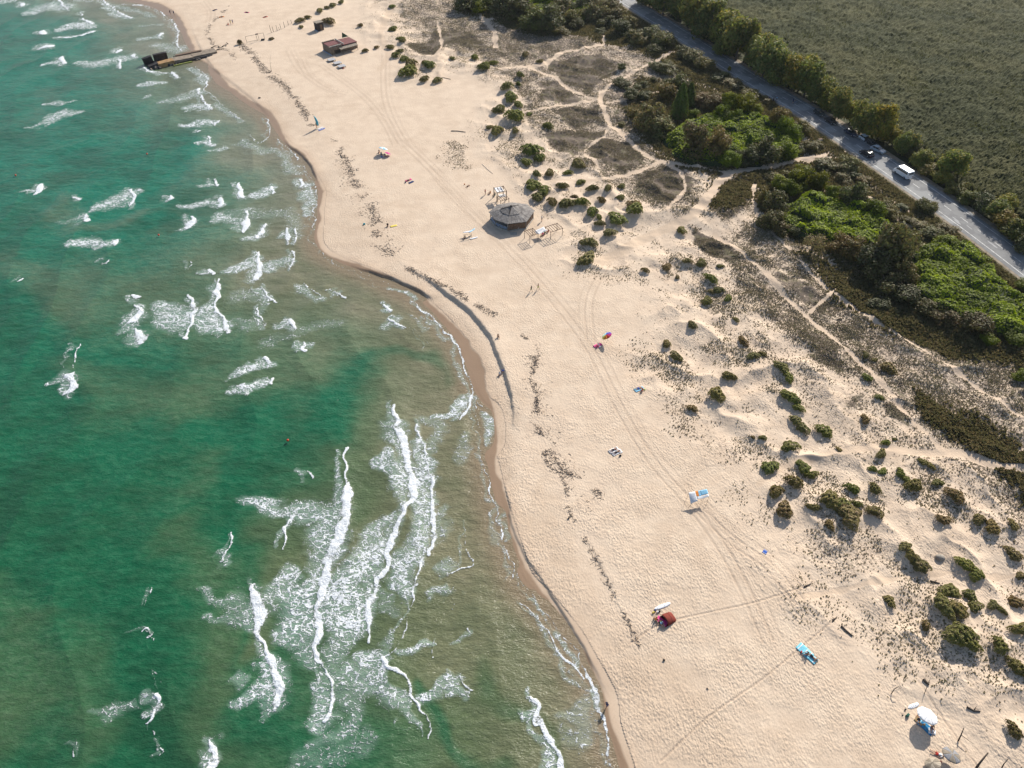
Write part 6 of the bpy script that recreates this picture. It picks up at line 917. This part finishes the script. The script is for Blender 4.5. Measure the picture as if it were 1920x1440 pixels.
for i, (a, b_, h_) in enumerate(((509, 61, 2.6), (513, 60, 2.0), (520, 57, 1.9), (527, 55, 2.0), (534, 52, 2.2), (541, 47, 1.6), (547, 44, 1.3), (524, 56, 1.0))): X_, Y_, Z_ = ground_place(a, b_); g = MB(); g.tube([(0, 0, -.3), (-.15 - .1 * (i == 0), .1, h_ * 1.0)], [.10, .07], 6); o = g.build('fence_post', darkw); o.location = (X_, Y_, Z_); tag(o, f'dark timber fence post, {("first", "second", "fourth", "fifth", "sixth", "seventh", "eighth", "short third")[i]} from left of the far fence line' if i < 7 else 'shortest dark timber post in the far fence line', 'fence post', 'posts of the far fence line')
plant('dune_shrub', 450, 83, 9, SHR[2], None, 1.2, (.6, .5, .5), 5, 0, cname='foliage', label='small dark bush standing alone left of the long pole frame', cat='shrub'); plant('dune_shrub', 509, 74, 10, SHR[3], None, .5, (.8, .7, .8), 6, 0, cname='foliage', label='low grey brush pile at the right end of the pole frame', cat='shrub')
# logs, snags and posts
dw = mat('driftwood', (.22, .17, .125), .9, .35, 4, bump=.02); dwd = mat('dark_driftwood', (.085, .065, .05), .9, .35, 4, bump=.02)
def log(pts, r, m_, label, name='drift_log', cat='log', z=None, side=None):
    X_, Y_, Z_ = ground_place(*pts[0][:2]); P_ = []
    for p in pts: a, b_, c_ = ground_place(p[0], p[1]); P_.append((a - X_, b_ - Y_, c_ - Z_ + (p[2] if len(p) > 2 else r * .7)))
    g = MB(); n_ = len(P_); g.tube(P_, [r * (1 - .45 * i / max(1, n_ - 1)) for i in range(n_)], 8)
    if side: m = len(P_) // 2; q_ = Vector(P_[m]); g.tube([q_, q_ + Vector(side) * .5, q_ + Vector(side)], [r * .5, r * .35, r * .15], 6)
    o = g.build(name, m_); o.location = (X_, Y_, Z_); return tag(o, label, cat)
log([(1508, 1101), (1514, 1098), (1520, 1095)], .14, dwd, 'short dark log at the end of a drag line at the dune foot'); log([(1561, 1165), (1565, 1161), (1569, 1157)], .12, dwd, 'small forked branch at the end of the long drag line', side=(-.5, .3, .2)); log([(1577, 1174), (1586, 1183), (1598, 1193)], .16, dwd, 'long curved log lying on sand right of the drag line'); log([(846, 246), (858, 246), (873, 248)], .14, dw, 'pale brown log lying across the upper beach'); log([(904, 308), (913, 317), (924, 326)], .07, mat('bleached_wood', (.5, .44, .37)), 'thin bleached pole lying above the timber hut'); log([(823, 147), (832, 146), (845, 149)], .12, dwd, 'short dark log right of the green mounds')
log([(1812, 1326), (1825, 1333), (1838, 1334)], .15, dwd, 'forked driftwood trunk half sunk in sand at the right', side=(.5, .5, .3)); log([(1796, 1390), (1797, 1382, .8), (1798, 1372, 1.5)], .10, dwd, 'leaning driftwood snag right of the white umbrella', 'snag', 'snag', side=(1.1, -1.2, .1)); log([(1830, 1440), (1834, 1432, .7), (1842, 1419, 1.6)], .15, dwd, 'thick leaning driftwood snag at the bottom edge', 'snag', 'snag'); log([(1878, 1440), (1880, 1434, .3), (1884, 1427, .9)], .08, dwd, 'thin leaning snag rightmost at the bottom edge', 'snag', 'snag')
log([(1733, 1301), (1734, 1290, .9), (1736, 1279, 1.7)], .05, dw, 'thin leaning pole with dark bundle above the bodyboard', 'snag', 'snag'); log([(1731, 1274), (1735, 1279), (1741, 1285)], .22, dwd, 'dark weed bundle lying at the head of the thin leaning pole', 'weed_bundle', 'bundle'); log([(1671, 1301), (1673, 1296, .8), (1678, 1294, 1.2), (1683, 1297, 1.0)], .07, dw, 'bent bleached branch standing in sand left of the bodyboard', 'snag', 'snag')
log([(1066, 973), (1068, 969)], .16, dwd, 'dark stump on the lower beach near the tide line'); log([(1698, 1022), (1700, 1026)], .1, dwd, 'tiny dark stick stump under the dune shrubs at the right'); log([(1745, 1090), (1762, 1094)], .12, dwd, 'short grey stick on the sand path at the right'); log([(509, 134), (508, 126, 1.2), (510, 117, 2.6)], .05, dwd, 'thin bent pole standing on the upper beach left of the shack', 'snag', 'snag', side=(.8, 0, .6)); log([(505, 136), (509, 134)], .15, dwd, 'short dark block beside the thin bent pole'); log([(639, 291), (642, 297)], .15, dwd, 'short dark driftwood piece on the upper tide line'); log([(1015, 720), (1008, 733)], .07, dw, 'thin pale stick on the tide line below the seated pair'); log([(485, 184), (489, 184)], .22, dwd, 'dark lump of driftwood on the damp upper beach'); log([(1243, 1237), (1247, 1239)], .18, dwd, 'dark weed clump on the crusted lower sand', 'weed_bundle', 'bundle'); log([(1325, 1290), (1328, 1293)], .10, dwd, 'tiny dark weed clump near the long drag line', 'weed_bundle', 'bundle')
tag(MB().ball((0, 0, .1), (.8, .6, .5), 12, 8).build('boulder', mat('pale_grey_rock', (.33, .29, .24), .9, .3, 2, bump=.03)), 'pale grey sand covered boulder on the right dune', 'boulder').location = ground_place(1762, 1046)
# ruined jetty
JA, JB = P(400, 98, .3), P(276, 124, .3); jang = math.atan2(float(JB[1] - JA[1]), float(JB[0] - JA[0])); jl = math.hypot(float(JB[0] - JA[0]), float(JB[1] - JA[1])); jet = empty('ruined_jetty', (float(JA[0]), float(JA[1]), 0), jang, label='broken concrete jetty running from the beach into the surf', cat='jetty'); con = mat('weathered_concrete', (.25, .20, .15), .9, .35, .9, bump=.05); rus = mat('rust_stained_concrete', (.33, .20, .09), .9, .4, .8, bump=.05); blk = mat('wet_black_concrete', (.040, .034, .032), .6, .5, 1.5, bump=.05); alg = mat('green_algae', (.17, .19, .03), .8, .4, 1.5)
def slab(nm, x0, x1, y0, y1, z0, z1, m_, tilt=(0, 0), rz=0): y0, y1 = y0 * 1.2, y1 * 1.2; g = MB(); g.box(((x0 + x1) / 2, (y0 + y1) / 2, (z0 + z1) / 2), (x1 - x0, y1 - y0, z1 - z0), rz, tilt[0], tilt[1]); return g.build(nm, m_, jet, .08)
slab('deck_slab', -1, jl * .33, -2.1, 1.6, -.5, .95, con, (0, .01)); slab('deck_slab', jl * .33 + .1, jl * .62, -1.2, 2.4, -.6, 1.0, con, (.05, -.01)); slab('deck_slab', jl * .62, jl * .86, -.8, 2.6, -.7, 1.1, rus, (.10, .03)); slab('deck_slab', jl * .15, jl * .55, -2.3, -1.25, -.4, 1.25, brown, (0, 0), -.02)
slab('upright_slab', jl * .66, jl * .86, -2.6, -1.9, -.8, 3.0, blk, (-.25, 0)); slab('upright_slab', jl * .88, jl * 1.02, -2.5, -1.7, -.9, 2.7, blk, (-.3, .12)); slab('end_rubble', jl * .84, jl * .99, -1.6, 2.2, -.9, .8, blk, (.15, .15)); slab('algae_ledge', jl * .38, jl * .66, 2.6, 4.0, -.5, .25, alg, (.12, 0), .05); slab('edge_wall', jl * .05, jl * .62, 2.35, 2.8, -.5, .7, blk, (0, 0), .03); pass
rn = random.Random(3)
for i in range(44): g = MB(); g.ball((0, 0, 0), (rn.uniform(.3, .8), rn.uniform(.3, .6), rn.uniform(.2, .5)), 7, 5); o = g.build('rubble_block', blk if i % 2 else con, jet); o.location = (rn.uniform(jl * .05, jl * 1.0), rn.choice([-2.9, 3.3]) + rn.uniform(-.3, .5), .15); o.rotation_euler = (rn.random(), rn.random(), rn.random() * 3)
for i in range(8): g = MB(); g.tube([(0, 0, 0), (rn.uniform(1, 2.4), rn.uniform(-.8, .8), .2)], [.16, .08], 6); o = g.build('drift_log', dwd); x0, y0, z0 = ground_place(392 + i * 5 + rn.uniform(-2, 2), 94 - i * 1.2 + rn.uniform(-4, 6)); o.location = (x0, y0, z0 + .15); o.rotation_euler = (0, 0, rn.random() * 3); tag(o, f'dark log at the landward end of the jetty, {ORD[i]} from left', 'log', 'logs at the root of the jetty')
# buoys
for i, (a, b_, l_) in enumerate(((30, 330, 'leftmost small red buoy afloat on the upper left sea'), (276, 290, 'small red buoy afloat above the long white breaker, upper sea'), (298, 442, 'small red buoy afloat near the middle of the upper sea'), (540, 827, 'small orange red buoy afloat in the green channel'))):
    x0, y0 = P(a, b_, .1); r_ = empty('buoy', (float(x0), float(y0), .05), label=l_, cat='buoy'); MB().ball((0, 0, .3), .24, 12, 8).build('float', mat('buoy_red', (.65, .06, .02), .4, .1), r_); MB().tube([(0, 0, .5), (0, 0, .7)], .04, 6).build('ring', BLK, r_)

# ---------------------------------------------------------------- vehicles
PAINT = mat('car_paint', (1, 1, 1), .28, .04, 2, spec=.6, objcol=True); GLASS = mat('car_glass', (.015, .02, .025), .06, .02, spec=.8); TYRE = mat('tyre', (.02, .02, .02), .9); RIM = mat('rim', (.45, .45, .47), .3, .05, metal=.8); LAMP = mat('lamp_glass', (.75, .75, .72), .15, .02); TAIL = mat('tail_red', (.5, .02, .02), .3)
def car_body(prof, wid, tuck=.06):
    """loft the side profile (x, z) over the width with tucked-in edges"""
    b = MB(); ys = [-wid / 2, -wid / 2 + tuck, wid / 2 - tuck, wid / 2]; n = len(prof); cx = sum(p[0] for p in prof) / n; cz = sum(p[1] for p in prof) / n; V = []
    for k, y_ in enumerate(ys):
        s = .965 if k in (0, 3) else 1; V += [(cx + (p[0] - cx) * s, y_, cz + (p[1] - cz) * s) for p in prof]
    F = [(k * n + i, k * n + (i + 1) % n, (k + 1) * n + (i + 1) % n, (k + 1) * n + i) for k in range(3) for i in range(n)] + [tuple(range(n))[::-1], tuple(3 * n + i for i in range(n))]
    return b.add(V, F)
def make_car(name, kind):
    root = empty(name, (0, 0, 0)); W_ = 1.78 if kind != 'van' else 1.95
    if kind == 'van': body = [(-2.65, .35), (-2.65, 1.25), (-2.62, 2.25), (-2.5, 2.38), (1.35, 2.38), (1.6, 2.25), (2.05, 1.35), (2.6, 1.1), (2.7, .85), (2.7, .35)]; wh = (-1.65, 1.75)
    else: body = [(-2.15, .32), (-2.18, .80), (-2.05, .98), (-1.5, 1.0), (1.0, .95), (1.9, .82), (2.15, .62), (2.18, .32)]; wh = (-1.32, 1.36)
    o = car_body(body, W_).build('body', PAINT, root, .05)
    if kind != 'van':
        hk = -1.95 if kind == 'hatch' else -1.75; g = car_body([(hk, .96), (hk + (.25 if kind == 'hatch' else .55), 1.42), (.15, 1.44), (.95, .93)], W_ - .16, .14); g.build('window', GLASS, root, .04); r_ = MB(); r_.box(((hk + .45 + .1) / 2 - .05, 0, 1.452), (1.7 if kind == 'hatch' else 1.4, W_ - .36, .05)); r_.build('roof', PAINT, root, .02)
        for s in (-1, 1): g = MB(); g.box((-.42, s * (W_ / 2 - .10), 1.2), (.07, .05, .42)); g.build('pillar', PAINT, root)
    else:
        for s in (-1, 1): g = MB(); g.box((-.6, s * (W_ / 2 + .0), 1.75), (3.3, .03, .55)); g.build('window', GLASS, root); g = MB(); g.box((1.35, s * (W_ / 2), 1.68), (.55, .03, .48)); g.build('window', GLASS, root)
        g = MB(); g.box((1.83, 0, 1.8), (.04, W_ - .25, .9), ry=-.47); g.build('windscreen', GLASS, root); g = MB(); g.box((-2.66, 0, 1.8), (.03, W_ - .4, .6)); g.build('rear_window', GLASS, root)
    for x_ in wh:
        for s in (-1, 1):
            g = MB(); g.tube([(0, -.1, 0), (0, .1, 0)], .32 if kind != 'van' else .35, 16); t = g.build('tyre', TYRE); wl = bpy.data.objects.new('wheel', t.data); C.objects.link(wl); bpy.data.objects.remove(t); wl.parent = root; wl.location = (x_, s * (W_ / 2 - .08), .33)
            g = MB(); g.tube([(0, s * .03, 0), (0, s * .115, 0)], .19, 12); g.build('rim', RIM, wl)
    fx_ = body[-2][0]; bz = .66 if kind != 'van' else .85
    for s in (-1, 1):
        g = MB(); g.box((fx_ - .06, s * (W_ / 2 - .28), bz), (.12, .34, .13)); g.build('headlight', LAMP, root); g = MB(); g.box((body[1][0] + .03, s * (W_ / 2 - .22), bz + .1), (.08, .26, .16)); g.build('tail_light', TAIL, root); g = MB(); g.box((.75 if kind != 'van' else 1.75, s * (W_ / 2 + .09), 1.0 if kind != 'van' else 1.45), (.12, .18, .12)); g.build('mirror', BLK, root)
    g = MB(); g.box((fx_ + .01, 0, .45), (.04, .52, .11)); g.build('number_plate', WHT, root); return root
def copy_tree(o, parent=None):
    c_ = o.copy(); C.objects.link(c_); c_.parent = parent
    for ch in [q_ for q_ in bpy.data.objects if q_.parent == o]: copy_tree(ch, c_)
    return c_
def all_kids(o): return [o] + [y_ for c_ in bpy.data.objects if c_.parent == o for y_ in all_kids(c_)]
hatch, sedan, van = make_car('parked_car', 'hatch'), make_car('parked_car', 'sedan'), make_car('van', 'van')
used = set(); RD = W([(1500, 218), (1640, 296)], .9); rda = lambda px, py: wang((px - 12, py - 7.6), (px + 12, py + 7.6))
CARS = [(1536, 215, hatch, (.035, .045, .045), 'dark green car parked on the verge, leftmost of the parked cars', 0), (1557, 230, sedan, (.02, .02, .022), 'black car parked in deep tree shade, second of the parked cars', 0), (1594, 252, sedan, (.03, .04, .07), 'dark blue car with bright bonnet parked under the trees', 0), (1622, 264, hatch, (.62, .65, .68), 'silver white car parked in front of the orange trees', 0), (1633, 271, sedan, (.02, .025, .03), 'black car parked right beside the silver white car', 0), (1645, 284, sedan, (.42, .46, .50), 'silver grey car parked rightmost in the row of cars', .25), (1624, 291, hatch, (.02, .025, .035), 'dark car driving on the road left of the white van', 3.14), (1691, 329, van, (.82, .82, .83), 'white van driving along the sunlit road', 3.14)]
for a, b_, pr, col, lab, dr in CARS:
    o = pr if pr.name not in used else copy_tree(pr); used.add(pr.name); x0, y0 = P(a, b_, 1.0); o.location = (float(x0), float(y0), .99 if dr > 3 else .985); o.rotation_euler = (0, 0, rda(a, b_) + dr); tag(o, lab, 'van' if pr is van else 'car', None if pr is van else 'cars on and beside the road')
    if pr is not van and dr > 3: o.name = 'driving_car'
    for k in all_kids(o): k.color = (*col, 1)
    if o is not pr: o.name = 'parked_car' if dr < 3 else 'driving_car'
# cyclists and walkers at the bend
def bike(x0, y0, rz, label):
    root = empty('bicycle', (x0, y0, .99), rz, label=label, cat='bicycle')
    for x_ in (-.52, .52): g = MB(); g.tube([(x_ + .33 * math.cos(a), 0, .34 + .33 * math.sin(a)) for a in np.linspace(0, 6.3, 20)], .02, 6, False); g.build('wheel', TYRE, root)
    g = MB(); [g.tube(s, .018, 6) for s in ([(-.52, 0, .34), (-.1, 0, .32)], [(-.1, 0, .32), (-.22, 0, .85)], [(-.22, 0, .8), (.38, 0, .85)], [(-.1, 0, .32), (.38, 0, .75)], [(.52, 0, .34), (.38, 0, .95)], [(-.52, 0, .34), (-.22, 0, .8)])]; g.build('frame', cloth('frame_blue', (.1, .2, .4)), root); g = MB(); g.box((-.23, 0, .9), (.24, .12, .05)); g.build('saddle', BLK, root); g = MB(); g.tube([(.36, -.27, .98), (.36, .27, .98)], .016, 6); g.build('handlebar', BLK, root)
for i, (a, b_, t_, l_) in enumerate(((1441, 190, NAV, 'leftmost person standing with bicycles on the shaded upper road'), (1449, 193, BLK, 'second person standing with bicycles on the shaded upper road'), (1455, 190, SKY_, 'third person from left standing on the shaded upper road'), (1486, 194, NAV, 'person in dark clothes standing alone at the far road edge'))):
    x0, y0 = [float(v) for v in P(a, b_, 1)]; person(a, b_, 'walk', 2 + i, l_, t_, BLK, loc=(x0, y0, .99), dz=-.02)
    if i != 2: bike(x0 + .8, y0 - .3, wang((1440, 190), (1455, 199)) + .2 * i, f'{("leftmost", "second", "", "rightmost")[i]} bicycle beside the people on the upper road')
# roadside barrier, white box on the verge
X_, Y_, Z_ = ground_place(1600, 292); r_ = empty('barrier', (X_, Y_, Z_), wang((1593, 290), (1606, 294)), label='low white roadside barrier where the sand path meets the road', cat='barrier'); g = MB(); g.box((0, 0, .75), (2.6, .08, .16)); g.build('rail', plank2, r_)
for x_ in (-1.1, 1.1): g = MB(); g.box((x_, 0, .36), (.1, .1, .8)); g.build('post', plank2, r_)
X_, Y_, Z_ = ground_place(1537, 265); r_ = empty('litter_bin', (X_, Y_, Z_), .4, label='pale litter bin lying beside the sand path end', cat='bin'); g = MB(); g.box((0, 0, .35), (1.3, .7, .7)); g.build('box', mat('pale_plastic', (.55, .55, .5)), r_, .05); g = MB(); g.box((0, 0, .73), (1.36, .76, .06)); g.build('lid', brown, r_)

# ---------------------------------------------------------------- thin sea air over the whole place
HZ = 2600.0; b = MB(); b.box((0, 1000, 56), (2 * HZ, 2 * HZ, 120)); q = bpy.data.materials.new('haze_air'); q.use_nodes = True; q.node_tree.nodes.clear(); o_ = q.node_tree.nodes.new('ShaderNodeOutputMaterial'); v_ = q.node_tree.nodes.new('ShaderNodeVolumePrincipled')
v_.inputs['Density'].default_value = .00004; v_.inputs['Color'].default_value = (.80, .88, 1, 1); v_.inputs['Anisotropy'].default_value = .2; q.node_tree.links.new(v_.outputs[0], o_.inputs['Volume']); hz = b.build('haze', q); hz['kind'] = 'stuff'
